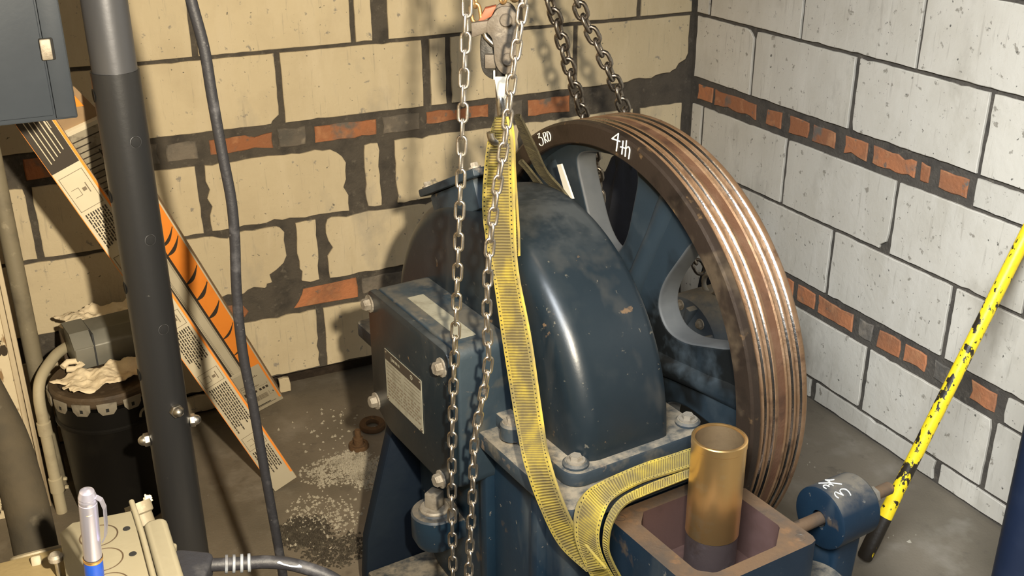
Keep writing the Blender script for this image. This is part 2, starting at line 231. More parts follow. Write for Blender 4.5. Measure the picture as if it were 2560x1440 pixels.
Mt['paint']=mat('machine_paint',(.0125,.019,.0245),.33,0,[((.009,.015,.020),5,.40,.65),((.020,.026,.030),14,.56,.80),((.09,.085,.07),70,.665,.70),((.045,.045,.042),8,.55,.72,(1,1,.3)),((.13,.085,.05),26,.69,.73)],.10,30,0,((.045,.05,.05),.8,1.0,10,.1))
Mt['paint_dirty']=mat('machine_paint_dusty',(.027,.042,.055),.5,0,[((.018,.03,.042),6,.42,.65),((.08,.075,.06),8,.57,.72),((.20,.16,.115),30,.64,.74)],.25,50,0,((.085,.077,.060),.5,.97,12,.0))
Mt['flange']=mat('dusty_flange',(.030,.042,.052),.55,0,[((.02,.03,.04),8,.42,.65),((.10,.09,.07),14,.55,.68),((.16,.12,.085),30,.62,.70)],.3,60,0,((.235,.20,.145),.5,.95,26,.12))
Mt['paint_blue']=mat('machine_paint_blue',(.009,.025,.044),.45,0,[((.006,.018,.034),5,.40,.65),((.050,.062,.07),9,.52,.72,(1,1,.35)),((.15,.14,.12),55,.66,.70),((.085,.062,.042),14,.64,.72)],.15,40,0,((.16,.135,.10),.5,.95,18,.2))
Mt['paint_shaded']=mat('machine_paint_shaded',(.004,.009,.018),.6,0,[((.008,.014,.022),6,.45,.7)],.2,40,spec=.25)  # machine paint darkened, the shade on the side web put into the colour
Mt['spoke']=mat('sheave_web_paint',(.020,.031,.040),.5,0,[((.006,.007,.007),4,.47,.57),((.040,.052,.06),12,.55,.75)],.2,40)
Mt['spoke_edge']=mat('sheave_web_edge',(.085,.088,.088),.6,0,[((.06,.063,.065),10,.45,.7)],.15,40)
Mt['rim_face']=mat('rim_face_brown',(.042,.028,.019),.45,.35,[((.12,.085,.052),6,.54,.62),((.022,.015,.010),11,.55,.70),((.20,.12,.055),30,.64,.72)],.3,70)
Mt['rim_rust']=mat('rim_rust',(.26,.145,.070),.5,.55,[((.33,.20,.11),22,.45,.7),((.14,.075,.04),30,.55,.72),((.10,.055,.03),9,.62,.72)],.3,160)
Mt['rim_brown']=mat('rim_red_brown',(.22,.105,.055),.5,.5,[((.28,.15,.085),22,.45,.7),((.12,.06,.035),12,.58,.72)],.3,160)
Mt['groove_dark']=mat('groove_dark',(.030,.020,.013),.6,.3,[((.06,.042,.028),30,.5,.7)],.3,120)
Mt['groove_steel']=mat('groove_polished_steel',(.46,.43,.40),.22,1,[((.26,.22,.18),18,.58,.74),((.07,.055,.045),5,.60,.70)],.15,200)
Mt['brass']=mat('brass',(.98,.62,.25),.30,.93,[((.84,.53,.21),7,.50,.72,(1,1,.6)),((.98,.74,.40),16,.55,.75),((.36,.21,.09),24,.69,.76)],.08,90)
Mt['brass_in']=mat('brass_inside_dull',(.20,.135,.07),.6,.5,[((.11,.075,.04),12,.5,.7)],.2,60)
Mt['collar']=mat('steel_collar',(.115,.085,.080),.45,.5,[((.19,.16,.165),12,.50,.68),((.07,.045,.035),20,.55,.7)],.3,70)
Mt['box_in']=mat('box_inside_red_primer',(.105,.058,.048),.55,0,[((.16,.095,.085),6,.48,.66),((.06,.035,.028),10,.55,.7)],.2,60)
Mt['rust_edge']=mat('rusty_machined_face',(.22,.135,.075),.6,.35,[((.13,.10,.075),9,.46,.64),((.34,.18,.08),16,.60,.72),((.085,.07,.055),24,.63,.72)],.3,90)
Mt['zinc']=mat('zinc',(.62,.60,.56),.38,1,[((.42,.39,.34),25,.5,.7)],.1,120)
Mt['dull_zinc']=mat('dull_bolt',(.32,.285,.23),.65,.45,[((.18,.15,.11),40,.5,.7)],.3,140)
Mt['chain']=mat('galvanised_chain',(.66,.61,.54),.34,1,[((.40,.33,.25),60,.58,.72)],.1,200)
Mt['chain_dark']=mat('dark_chain',(.30,.265,.225),.38,1,[((.14,.115,.09),25,.45,.65),((.50,.46,.41),40,.58,.70),((.33,.16,.06),18,.66,.72)],.2,150)
Mt['chain_rust']=mat('rusty_chain',(.42,.26,.11),.45,.8,[((.60,.47,.30),40,.52,.7),((.18,.10,.045),30,.60,.7)],.3,150)
Mt['steel_dark']=mat('worn_steel',(.105,.085,.062),.62,.25,[((.07,.058,.045),18,.48,.66),((.22,.19,.15),35,.60,.72),((.045,.037,.03),24,.66,.72)],.3,90)
Mt['steel_black']=mat('black_steel',(.03,.027,.023),.5,.4,[((.07,.06,.05),30,.55,.7)],.3,90)
Mt['steel_bright']=mat('bright_steel',(.66,.63,.58),.28,1,[((.40,.36,.31),20,.56,.7)],.1,100)
Mt['white_paint']=mat('white_enamel',(.80,.74,.60),.5)
Mt['black_post']=mat('black_post',(.032,.033,.036),.40,.3,[((.062,.061,.062),5,.45,.7,(1,1,.15)),((.10,.10,.10),60,.72,.77)],.08,60)
Mt['grey_tube']=mat('grey_tube',(.115,.118,.13),.40,.5,[((.17,.18,.21),5,.48,.68,(1,1,.12)),((.11,.10,.10),8,.55,.75,(1,1,.12))],.06,60)
Mt['hole']=mat('hole_black',(.008,.008,.008),.9)
Mt['navy']=mat('navy_post',(.010,.017,.038),.45,.1,[((.018,.026,.05),8,.5,.7)],.05,60)
Mt['rubber']=mat('black_cable',(.018,.018,.022),.55,0,[((.055,.055,.062),30,.55,.72),((.16,.155,.155),70,.70,.76)],.2,150)
Mt['cab']=mat('grey_enamel',(.030,.037,.047),.42,0,[((.025,.031,.04),6,.45,.7)],.05,60)
Mt['cab_dark']=mat('seam_dark',(.035,.037,.04),.7)
Mt['carton']=mat('carton_white',(.60,.53,.385),.75,0,[((.55,.475,.33),6,.5,.75)],.05,60)
Mt['carton_brown']=mat('carton_brown',(.33,.22,.12),.85,0,[((.26,.17,.09),10,.5,.7)],.1,60)
Mt['orange']=mat('print_orange',(.95,.30,.04),.55,0,[((.88,.26,.032),12,.5,.75)])
Mt['ink']=mat('print_black',(.045,.035,.025),.6)
Mt['ink_grey']=mat('print_grey',(.20,.16,.11),.6)
Mt['ink_panel']=mat('print_grey_panel',(.34,.30,.22),.65,0,[((.22,.19,.14),40,.5,.6,(1,1,1))])
Mt['bucket']=mat('black_plastic',(.005,.0045,.004),.5,0,[((.010,.009,.007),8,.55,.75)],.05,60,spec=.2)
Mt['lid']=mat('dirty_lid',(.075,.05,.028),.6,0,[((.04,.027,.016),12,.45,.65),((.14,.105,.07),30,.60,.74)],.3,80)
Mt['lid_tab']=mat('lid_tab_grey',(.22,.195,.15),.6,0,[((.10,.085,.06),30,.5,.7)],.2,100)
Mt['rag']=mat('cream_rag',(.78,.66,.46),.9,0,[((.66,.53,.36),14,.52,.75),((.40,.28,.17),26,.70,.78)],.35,160)
Mt['tin']=mat('grey_tin',(.20,.195,.165),.5,.2,[((.14,.135,.11),8,.45,.7)],.1,60)
Mt['teal']=mat('teal_carton',(.01,.10,.105),.6)
Mt['tan']=mat('tan_label',(.50,.37,.16),.7)
Mt['oldwood']=mat('peeling_cream_paint',(.74,.63,.43),.7,0,[((.60,.48,.30),5,.5,.7,(2,2,.12)),((.30,.19,.09),16,.565,.60,(1,1,.5)),((.05,.035,.02),26,.61,.63,(1,1,.5))],.5,30)
Mt['woodedge']=mat('old_board_edge',(.60,.50,.34),.8,0,[((.30,.23,.14),10,.5,.62,(3,3,.06))],.4,40)
Mt['conduit']=mat('painted_conduit',(.25,.215,.145),.6,.1,[((.17,.145,.10),12,.48,.68),((.38,.33,.23),30,.62,.74)],.15,80)
Mt['conduit_l']=mat('painted_conduit_light',(.46,.40,.27),.65,.05,[((.36,.30,.20),14,.5,.7)],.15,80)
Mt['conduit_dark']=mat('dark_conduit',(.034,.027,.017),.85,0,[((.02,.017,.012),8,.45,.65),((.07,.06,.042),24,.60,.75)],.2,80,spec=.15)
Mt['jbox']=mat('junction_box_cream',(.30,.27,.19),.5,.1,[((.25,.22,.15),5,.5,.72,(1,.15,1)),((.36,.33,.26),20,.6,.75)],.08,80)
Mt['jbox_tan']=mat('mount_tan',(.24,.185,.09),.6,.1,[((.18,.14,.07),10,.5,.7)],.15,80)
Mt['pen_silver']=mat('pen_silver',(.72,.72,.90),.32,.85)
Mt['pen_blue']=mat('pen_blue',(.010,.055,.34),.35,0,coat=.4)
Mt['plug']=mat('plug_rubber',(.022,.023,.030),.6,0,[((.075,.075,.08),14,.58,.75)],.3,100)
Mt['plug_grey']=mat('strain_grey',(.22,.24,.27),.6,0,[((.10,.10,.11),30,.5,.7)])
Mt['white_tape']=mat('white_tape',(.62,.68,.78),.6)
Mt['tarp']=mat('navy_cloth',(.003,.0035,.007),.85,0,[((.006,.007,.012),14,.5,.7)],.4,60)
Mt['motor']=mat('motor_grey',(.075,.09,.105),.5,0,[((.045,.058,.072),8,.45,.7),((.20,.175,.13),18,.62,.74)],.2,60,0,((.26,.22,.16),.5,.95,18,.3))
Mt['rustbolt']=mat('rusty_bolt',(.10,.052,.020),.85,.1,[((.055,.03,.013),30,.5,.7),((.17,.09,.035),40,.6,.75)],.7,120)
Mt['chips']=mat('plaster_crumbs',(.32,.285,.215),.95,0,[((.18,.155,.11),20,.5,.7)],.3,90,.3)
Mt['chalk']=mat('chalk_white',(.86,.85,.76),.9)
Mt['plate']=mat('name_plate_metal',(.42,.40,.31),.5,.35,[((.30,.28,.21),40,.5,.7)],.1,120)
Mt['red_can']=mat('red_housing',(.30,.075,.03),.6)
def mat_bar():
    return mat('chipped_yellow_paint',(.86,.62,.015),.42,0,[((.72,.49,.012),20,.55,.75),((.022,.016,.010),24,.575,.59,(1,1,.55),6),((.022,.016,.010),75,.585,.60,(1,1,.6),4)],.15,90)
Mt['yellow_bar']=mat_bar()
Mt['bar_black']=mat('bar_bare_black',(.022,.016,.010),.5,.2,[((.80,.57,.012),22,.64,.655,(1,1,.35),5)],.2,90)
def mat_web():
    m=mat('yellow_webbing',(.60,.46,.07),.85); N=m.node_tree.nodes;L=m.node_tree.links;b=N['Principled BSDF']
    uv=N.new('ShaderNodeUVMap'); uv.uv_map='uv'; sp=N.new('ShaderNodeSeparateXYZ'); L.new(uv.outputs[0],sp.inputs[0])
    def mth(op,a,bv=None,c2=None):
        n=N.new('ShaderNodeMath'); n.operation=op
        for i,q in enumerate((a,bv,c2)):
            if q is None: continue
            if isinstance(q,(int,float)): n.inputs[i].default_value=q
            else: L.new(q,n.inputs[i])
        return n.outputs[0]
    tc=N.new('ShaderNodeTexCoord')
    def nz(s,d=4):
        n=N.new('ShaderNodeTexNoise'); n.inputs['Scale'].default_value=s; n.inputs['Detail'].default_value=d; L.new(tc.outputs['Object'],n.inputs['Vector']); return n.outputs['Fac']
    rib=mth('MULTIPLY_ADD',mth('SINE',mth('MULTIPLY_ADD',sp.outputs[1],2*math.pi/.0050,mth('MULTIPLY',nz(40),2.0))),.5,.5)
    uc=mth('ABSOLUTE',mth('SUBTRACT',sp.outputs[0],.5))
    inner=mth('LESS_THAN',uc,.36)
    dirt=N.new('ShaderNodeMapRange'); dirt.inputs[1].default_value=.36; dirt.inputs[2].default_value=.60; L.new(nz(20,6),dirt.inputs[0])
    mask=mth('MULTIPLY',mth('MULTIPLY',rib,inner),mth('MULTIPLY_ADD',dirt.outputs[0],.55,.45))
    mx=N.new('ShaderNodeMix'); mx.data_type='RGBA'; L.new(mask,mx.inputs[0]); mx.inputs[7].default_value=(.125,.095,.042,1)
    base=N.new('ShaderNodeMix'); base.data_type='RGBA'; L.new(dirt.outputs[0],base.inputs[0]); base.inputs[6].default_value=(.47,.355,.05,1); base.inputs[7].default_value=(.24,.19,.065,1)
    L.new(base.outputs[2],mx.inputs[6])
    edge=mth('MULTIPLY',mth('GREATER_THAN',uc,.405),mth('LESS_THAN',uc,.455)); st=mth('GREATER_THAN',mth('SINE',mth('MULTIPLY',sp.outputs[1],2*math.pi/.0078)),.62)
    mx2=N.new('ShaderNodeMix'); mx2.data_type='RGBA'; L.new(mth('MULTIPLY',edge,st),mx2.inputs[0]); L.new(mx.outputs[2],mx2.inputs[6]); mx2.inputs[7].default_value=(.02,.018,.012,1)
    L.new(mx2.outputs[2],b.inputs['Base Color'])
    bp=N.new('ShaderNodeBump'); bp.inputs['Strength'].default_value=.7; bp.inputs['Distance'].default_value=.002; bp.invert=True
    L.new(mth('MULTIPLY',rib,inner),bp.inputs['Height']); L.new(bp.outputs[0],b.inputs['Normal'])
    return m
Mt['web']=mat_web()
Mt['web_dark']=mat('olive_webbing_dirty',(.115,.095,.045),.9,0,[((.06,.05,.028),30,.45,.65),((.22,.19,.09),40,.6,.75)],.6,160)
# ================================================================ the setting
boxo('floor',(-2.75,-4.6,-.12),(.25,.30,0),Mt['floor'],bev=0)['kind']='structure'
ceil=boxo('ceiling',(-2.75,-4.6,2.75),(.25,.30,2.85),Mt['mortar'],bev=0); ceil['kind']='structure'
ceil.data.materials[0]=Mt['ceiling']
wall_a=boxo('wall_back',(-2.75,.007,.066),(.12,.14,2.75),Mt['mortar'],bev=0); wall_a['kind']='structure'
footing=boxo('trim_1',(-2.75,.075,-.02),(.12,.14,.07),Mt['groove_dark'],bev=0); footing['kind']='structure'
wall_b=boxo('wall_right',(.007,-4.6,0),(.14,.007,2.75),Mt['mortar'],bev=0); wall_b['kind']='structure'
wall_c=boxo('wall_left',(-2.75,-4.6,0),(-2.45,.007,2.75),Mt['block'],bev=0); wall_c['kind']='structure'
def outline(s0,z0,s1,z1,jit,chips,step=.022):
    pts=[]
    def seg(ax,ay,bx,by):
        n=max(2,int(math.hypot(bx-ax,by-ay)/step))
        for k in range(n): pts.append((ax+(bx-ax)*k/n,ay+(by-ay)*k/n))
    seg(s0,z0,s1,z0);seg(s1,z0,s1,z1);seg(s1,z1,s0,z1);seg(s0,z1,s0,z0)
    cs,cz=(s0+s1)/2,(z0+z1)/2; out=[]
    for x,zv in pts:
        j=random.random()*jit*(2.2 if random.random()<.10 else 1)
        d=math.hypot(cs-x,cz-zv)+1e-6
        # push inwards along the nearest edge normal only
        if min(abs(x-s0),abs(x-s1))<1e-6: x+=j*(1 if x<cs else -1)
        if min(abs(zv-z0),abs(zv-z1))<1e-6: zv+=j*(1 if zv<cz else -1)
        for (hx,hz,hr) in chips:
            dx,dz=x-hx,zv-hz; q=math.hypot(dx,dz)
            if q<hr:
                # slide towards the centre of the block until outside the chip
                ux,uz=(cs-hx),(cz-hz); n=math.hypot(ux,uz)+1e-6
                t=(hr-q)*(.85+.3*random.random()); x+=ux/n*t; zv+=uz/n*t
        out.append((x,zv))
    return out
def piece(name,wall,s0,z0,s1,z1,mt,jit=.002,gap=.0045,front=0.0,chips=(),bev=.0018,poly=None):
    o=poly or outline(s0+gap,z0+gap,s1-gap,z1-gap,jit,chips)
    cs=sum(q[0] for q in o)/len(o);cz=sum(q[1] for q in o)/len(o); n=len(o);V=[]
    def W(s,zv,d): return (s,d,zv) if wall is wall_a else (d,s,zv)
    for s,zv in o: V.append(W(s,zv,.012))
    for s,zv in o: V.append(W(s,zv,front+bev*.8))
    for s,zv in o:
        dx,dz=cs-s,cz-zv; q=math.hypot(dx,dz)+1e-6; V.append(W(s+dx/q*bev,zv+dz/q*bev,front))
    Fc=[]
    for lv in(0,n):
        for i in range(n): Fc.append((lv+i,lv+(i+1)%n,lv+n+(i+1)%n,lv+n+i))
    Fc.append(tuple(range(2*n,3*n)))
    return obj(name,V,Fc,mt,wall)
bl=lambda wall,s0,z0,s1,z1,jit=.002,chips=(),**k: piece('block',wall,s0,z0,s1,z1,Mt['block'] if wall is wall_a else Mt['block_b'],jit,chips=chips,**k)
Z=[.0696,.266,.3455,.546,.750,.828,1.0285,1.229,1.4295,1.63]
A=wall_a
# back wall, course under the upper brick band and above
for s0,s1 in((-2.40,-1.975),(-1.975,-1.5475),(-1.5415,-1.121),(-1.1165,-1.060),(-1.022,-.612),(-.606,-.208),(-.202,-.006)): bl(A,s0,Z[6],s1,Z[7],.0015)
for s0,s1 in((-2.62,-2.192),(-2.192,-1.764),(-1.764,-1.337),(-1.331,-.916)): bl(A,s0,Z[5],s1,Z[6],.0015,chips=((-1.337,Z[5],.03),) if s1==-1.337 else ())
bl(A,-.902,Z[5],-.8445,Z[6],.002); bl(A,-.8375,Z[5],-.4285,Z[6],.0015)
bl(A,-.422,Z[5],-.010,Z[6],.002,chips=((-.0,Z[5]-.02,.085),(-.10,Z[5]-.06,.085),(-.20,Z[5]-.07,.085)))
# course 3
bl(A,-2.42,Z[3],-2.001,Z[4],.002); bl(A,-1.995,Z[3],-1.575,Z[4],.003)
bl(A,-1.564,Z[3],-1.158,Z[4],.006,chips=((-1.16,.75,.04),(-1.155,.63,.022),(-1.53,.755,.02)))
bl(A,-1.116,Z[3],-1.058,Z[4],.006,chips=((-1.12,.65,.012),)); bl(A,-1.022,Z[3],-.612,Z[4],.004); bl(A,-.606,Z[3],-.208,Z[4],.003); bl(A,-.19,Z[3],-.022,Z[4],.003)
# course 4
bl(A,-2.62,Z[2]-.012,-2.20,Z[3],.003); bl(A,-2.194,Z[2]-.012,-1.77,Z[3],.003)
bl(A,-1.764,Z[2],-1.352,Z[3],.006,chips=((-1.52,.552,.030),(-1.355,.36,.07),(-1.45,.34,.035),(-1.35,.54,.02)))
bl(A,-1.332,Z[2],-1.260,Z[3],.006,chips=((-1.335,.37,.028),(-1.335,.46,.012))); bl(A,-1.244,Z[2],-.83,Z[3],.005,chips=((-1.246,.45,.028),(-1.244,.546,.018))); bl(A,-.824,Z[2],-.41,Z[3],.003); bl(A,-.404,Z[2],-.012,Z[3],.003)
# course 5 (lowest)
for s0,s1,ch in((-2.55,-2.135,()),(-2.13,-1.705,()),(-1.70,-1.281,((-1.40,.272,.018),(-1.33,.276,.02))),(-1.270,-.85,()),(-.845,-.42,()),(-.415,-.012,())): bl(A,s0,Z[0]-.004,s1,Z[1],.004,chips=ch)
bl(A,-1.425,.004,-1.378,.062,.004)
for s0,s1 in((-2.36,-1.93),(-1.93,-1.43)): bl(A,s0,.0,s1,.064,.004)
# upper courses, out of frame
for k,off in((7,0),(8,.21)):
    s=-2.62+off
    while s<-.05: bl(A,s,Z[k],min(s+.428,-.006),Z[k+1],.0015); s+=.428
# brick bands on the back wall
def brick(wall,s0,s1,z0,z1,mt='brick',front=.003,jit=.004,**k): return piece('brick',wall,s0,z0,s1,z1,Mt[mt],jit,.003,front,bev=.003,**k)
a0,a1=Z[4]+.008,Z[5]-.007
for s0,s1,m_,t0,t1 in((-1.735,-1.665,'brick_grey',0,0),(-1.655,-1.565,'brick_grey',0,-.004),(-1.542,-1.362,'brick',.004,-.008),(-1.355,-1.268,'brick_grey',0,0),(-1.252,-1.060,'brick',.002,-.004),(-1.052,-.928,'brick_grey',.002,-.002),(-.918,-.712,'brick',.016,-.002),(-.70,-.598,'brick_grey',.004,0),(-.588,-.436,'brick',0,-.004),(-2.0,-1.80,'brick',0,0)):
    brick(A,s0,s1,a0+t0,a1+t1,m_)
b0,b1=Z[1]+.008,Z[2]-.008
piece('brick',A,0,0,0,0,Mt['brick'],poly=[(-1.350,b0+.002),(-1.27,b0+.001),(-1.154,b0),(-1.152,b0+.03),(-1.156,b1),(-1.22,b1-.003),(-1.318,b1-.006),(-1.322,b1-.02),(-1.335,b0+.02)],front=.003,bev=.003)
piece('brick',A,0,0,0,0,Mt['brick'],poly=[(-1.545,b0+.004),(-1.494,b0+.003),(-1.482,b0+.018),(-1.50,b0+.045),(-1.55,b0+.048)],front=.004,bev=.003)
brick(A,-1.144,-.99,b0,b1,'brick_grey'); brick(A,-.98,-.80,b0,b1,'brick'); brick(A,-.79,-.6,b0,b1,'brick_grey'); brick(A,-1.75,-1.56,b0,b1,'brick_grey')
# right wall
B=wall_b
def cut(s0,s1,z0,z1,jit=.0018,chips=()): bl(B,s1,z0,s0,z1,jit,chips=chips)   # s0 nearer the corner
for s0,s1 in((-.008,-.077),(-.081,-.509),(-.509,-.939),(-.939,-1.372),(-1.372,-1.80),(-1.80,-2.23)): cut(s0,s1,Z[6],Z[7],.0015)
for s0,s1,ch in((-.012,-.309,((-.30,1.03,.022),(-.24,1.04,.016))),(-.311,-.735,((-.32,1.04,.022),(-.42,1.045,.024))),(-.7415,-1.171,((-.735,.83,.018),)),(-1.174,-1.60,()),(-1.60,-2.03,())): cut(s0,s1,Z[5],Z[6],.0018,ch)
for s0,s1 in((-.014,-.075),(-.079,-.496),(-.498,-.932),(-.935,-1.362),(-1.362,-1.79),(-1.79,-2.2)): cut(s0,s1,Z[3],Z[4],.0018,((-.935,.546,.035),) if s1==-.932 else ())
for s0,s1 in((-.012,-.298),(-.298,-.725),(-.729,-1.158),(-1.164,-1.59),(-1.59,-2.02)): cut(s0,s1,Z[2],Z[3])
for s0,s1 in((-.012,-.482),(-.482,-.911),(-.918,-1.343),(-1.349,-1.775),(-1.775,-2.2)): cut(s0,s1,Z[0],Z[1],.002,((-1.349,.27,.02),) if s1==-1.343 else ())
for s0,s1 in((-.01,-.30),(-.30,-.715),(-.728,-1.204),(-1.212,-1.62),(-1.62,-2.05)): cut(s0,s1,.004,Z[0],.003)
cut(-1.168,-1.60,Z[4],Z[5],.002); cut(-1.60,-2.03,Z[4],Z[5],.002); cut(-1.362,-1.60,Z[1],Z[2],.004,((-1.355,.27,.016),)); cut(-1.60,-2.03,Z[1],Z[2],.003)
for s0,s1,t in((-.034,-.122,'brick'),(-.126,-.345,'brick'),(-.384,-.462,'brick'),(-.490,-.582,'brick'),(-.590,-.692,'brick'),(-.720,-.814,'brick'),(-.826,-.988,'brick'),(-.994,-1.034,'brick'),(-1.053,-1.153,'brick')): brick(B,s1,s0,a0+.002,a1-.004,t,jit=.005)
for s0,s1,t in((-.30,-.59,'brick'),(-.600,-.688,'brick'),(-.692,-.845,'brick'),(-.860,-.922,'brick_grey'),(-.934,-1.026,'brick'),(-1.030,-1.118,'brick'),(-1.134,-1.196,'brick_grey'),(-1.252,-1.342,'brick')): brick(B,s1,s0,b0+.001,b1-.001,t,jit=.005)
for k,off in((7,.2),(8,.0)):
    s=-.010-off
    while s>-2.2: cut(s,s-.428,Z[k],Z[k+1],.0015); s-=.428
# ================================================================ hoisting machine
zc=D['zc']; mach=empty('gear_machine',(D['M'][0],D['M'][1],0),D['psi'],'big blue-grey geared lifting machine with domed cover and rusty grooved sheave','machine')
RX=Matrix(((0,0,1,0),(1,0,0,0),(0,1,0,0),(0,0,0,1)))      # local x,y,z -> y',z,x'
def axisM(x,yv,z): return Matrix.Translation((x,yv,z))@RX
Rd=.363
f=.042
prof=[(0.0,-.290)]+[(Rd-f,-.290)]+[(Rd-f+f*math.sin(a),-.290+f-f*math.cos(a)) for a in [math.radians(q) for q in(15,30,45,60,75,90)]]
prof+=[(Rd,-.20),(Rd,-.118)]+[(Rd-.012+.012*math.cos(a),-.112+.012*math.sin(a)) for a in[math.radians(q) for q in(30,60,90)]]+[(0,-.100)]
cover=lathe('gear_cover',prof,Mt['paint'],mach,72,axisM(0,0,zc),50,'dark blue-grey domed gear cover',0,math.pi)
# joint flange of the cover with four bolt bosses
def flange(name,x0,y0,x1,y1,z0,z1,r,mt,par): return prism(name,rrect(x0,y0,x1,y1,r),z0,z1,mt,par,bev=.004)
cf=flange('cover_flange',-.322,-.382,-.028,.382,.566,.594,.03,Mt['flange'],mach)
for bx,by in((-.293,-.352),(-.044,-.346),(-.318,-.188),(-.293,.352)):
    lathe('bolt_boss',[(0,.030),(.019,.030),(.023,.026),(.024,0)],Mt['flange'],mach,20,Matrix.Translation((bx,by,.572)))
    hexbolt('bolt',Matrix.Translation((bx,by,.601)),Mt['dull_zinc'],mach,.0115,.011)
flange('housing_flange',-.358,-.425,-.018,.425,.532,.565,.016,Mt['flange'],mach)
# lower housing: deep rounded case
pl=[(-.385,.534),(-.385,.36)]+[(-.385*math.cos(a),.36-.30*math.sin(a)) for a in[math.radians(q) for q in(12,25,40,55,72,90,108,125,140,155,168)]]+[(.385,.36),(.385,.534)]
prism('gear_case',pl,-.325,-.045,Mt['paint_blue'],mach,axisM(0,0,0),bev=.018,seg=3)
# stiffening ribs and feet of the case
boxo('mounting_foot',(-.466,-.12,0),(-.02,.19,.075),Mt['flange'],mach,.006)
prism('side_web',[(-.470,.0),(-.468,.06),(-.459,.156),(-.390,.40),(-.36,.50),(-.30,.50),(-.30,.0)],-.22,-.19,Mt['paint_shaded'],mach,Matrix(((1,0,0,0),(0,0,-1,0),(0,1,0,0),(0,0,0,1))),bev=.004)
boxo('bed_plate',(-.475,-.62,-.0),(.02,-.125,.055),Mt['flange'],mach,.004)
for yy in(-.30,-.12): boxo('stiffening_rib',(-.345,yy-.012,.10),(-.318,yy+.012,.53),Mt['paint_blue'],mach,.006)
# top inspection cover
tc=Matrix.Translation((-.262,.095,.955))@Matrix.Rotation(math.radians(-25),4,'X')
boxo('inspection_neck',(-.022,-.10,-.055),(.045,.095,.004),Mt['paint_dirty'],mach,.008,M4=tc)
boxo('inspection_lid',(-.032,-.128,.004),(.050,.118,.019),Mt['paint_dirty'],mach,.003,M4=tc)
for q in((-.018,.098),(-.018,-.112)): hexbolt('bolt',tc@Matrix.Translation((q[0],q[1],.019)),Mt['dull_zinc'],mach,.008,.011)
# side bearing box with cover plate
YZX=axisM(0,0,0)
bx=[(-.135,.45),(.135,.45),(.205,.485),(.205,.742),(-.135,.742)]
def rpoly(poly,r,n=4):
    out=[];k=len(poly)
    for i in range(k):
        p0,p1,p2=Vector(poly[i-1]),Vector(poly[i]),Vector(poly[(i+1)%k]); a=(p0-p1).normalized();b=(p2-p1).normalized()
        for q in range(n+1):
            t=q/n; s=p1+a*r*(1-t)**2+b*r*t**2; out.append((s.x,s.y))
    return out
prism('bearing_box',rpoly(bx,.022),-.398,-.28,Mt['paint_dirty'],mach,YZX,bev=.006,seg=3)
cover_plate=prism('box_cover',rpoly([(q[0]*1.0,q[1]) for q in bx],.022),-.418,-.4005,Mt['paint'],mach,YZX,bev=.004,seg=2)
LX=lambda x,yv,z: Matrix.Translation((x,yv,z))@Matrix(((0,0,-1,0),(1,0,0,0),(0,-1,0,0),(0,0,0,1)))
for yy,zz in((.193,.712),(-.112,.706),(.19,.492),(-.095,.462)): hexbolt('bolt',LX(-.418,yy,zz),Mt['dull_zinc'],mach,.0125,.016)
boxo('label_strip',(-.372,-.095,.7425),(-.338,.115,.7435),Mt['plate'],mach,0,label='pale worn label strip')
pw=empty('name_plate'); pw.parent=mach; pw['label']='riveted metal name plate with black header'
nx=-.4186
boxo('plate',(nx-.001,-.028,.526),(nx,.131,.640),Mt['plate'],pw,0,M4=Matrix(((1,0,0,0),(0,1,0,0),(0,.0,1,0),(0,0,0,1))))
boxo('header',(nx-.0016,-.026,.618),(nx-.001,.129,.639),Mt['ink'],pw,0)
for yy,zz in((.125,.634),(-.022,.634),(.125,.531),(-.022,.531)): lathe('rivet',[(0,.002),(.003,.0014),(.004,0)],Mt['steel_bright'],pw,10,LX(nx-.001,yy,zz))
LV=[]
rr=random.Random(3)
def strip(y0,y1,z0,z1): LV.append(([(nx-.0017,y0,z0),(nx-.0017,y1,z0),(nx-.0017,y1,z1),(nx-.0017,y0,z1)],[(0,1,2,3)]))
for zz in(.612,.604,.596,.588): strip(.06,.124,zz-.0006,zz+.0006); strip(-.022,.045,zz-.0006,zz+.0006)
for k,zz in enumerate((.578,.571,.564,.557,.550,.543)):
    q=.122
    while q>-.015:
        l=rr.uniform(.004,.014); strip(q-l,q,zz-.0017,zz+.0017); q-=l+rr.uniform(.002,.006)
V,Fc=join_data(LV); t=obj('engraving',V,Fc,Mt['ink_grey'],pw); t['kind']='stuff'
V,Fc=join_data([([(nx-.0019,y0,z0),(nx-.0019,y1,z0),(nx-.0019,y1,z1),(nx-.0019,y0,z1)],[(0,1,2,3)]) for y0,y1,z0,z1 in[(.098,.101,.624,.634),(.085,.096,.626,.632),(.072,.083,.626,.632),(.062,.070,.626,.632)]])
obj('header_print',V,Fc,Mt['plate'],pw)
lathe('header_badge',[(.0035,0),(.0055,.0004),(.0035,.0008)],Mt['plate'],pw,14,LX(nx-.0016,.012,.629))
# oil filler boss with square plug
obm=Matrix.Translation((-.378,.02,.262))
lathe('oil_filler',[(0,.05),(.030,.05),(.034,.047),(.046,.047),(.049,.043),(.049,-.010),(.040,-.03),(0,-.035)],Mt['paint_blue'],mach,28,obm)
boxo('filler_neck',(-.378,-.012,.235),(-.31,.05,.285),Mt['paint_blue'],mach,.012)
plug=lathe('filler_plug',[(0,.006),(.028,.006),(.031,.003),(.031,0)],Mt['dull_zinc'],mach,24,Matrix.Translation((-.378,.02,.312)))
boxo('square_head',(-.0145,-.0145,0),(.0145,.0145,.034),Mt['dull_zinc'],plug,.0025,M4=Matrix.Translation((-.378,.02,.318))@Matrix.Rotation(.5,4,'Z'))
hexbolt('bolt',LX(-.36,.06,.42),Mt['steel_black'],mach,.014,.016)
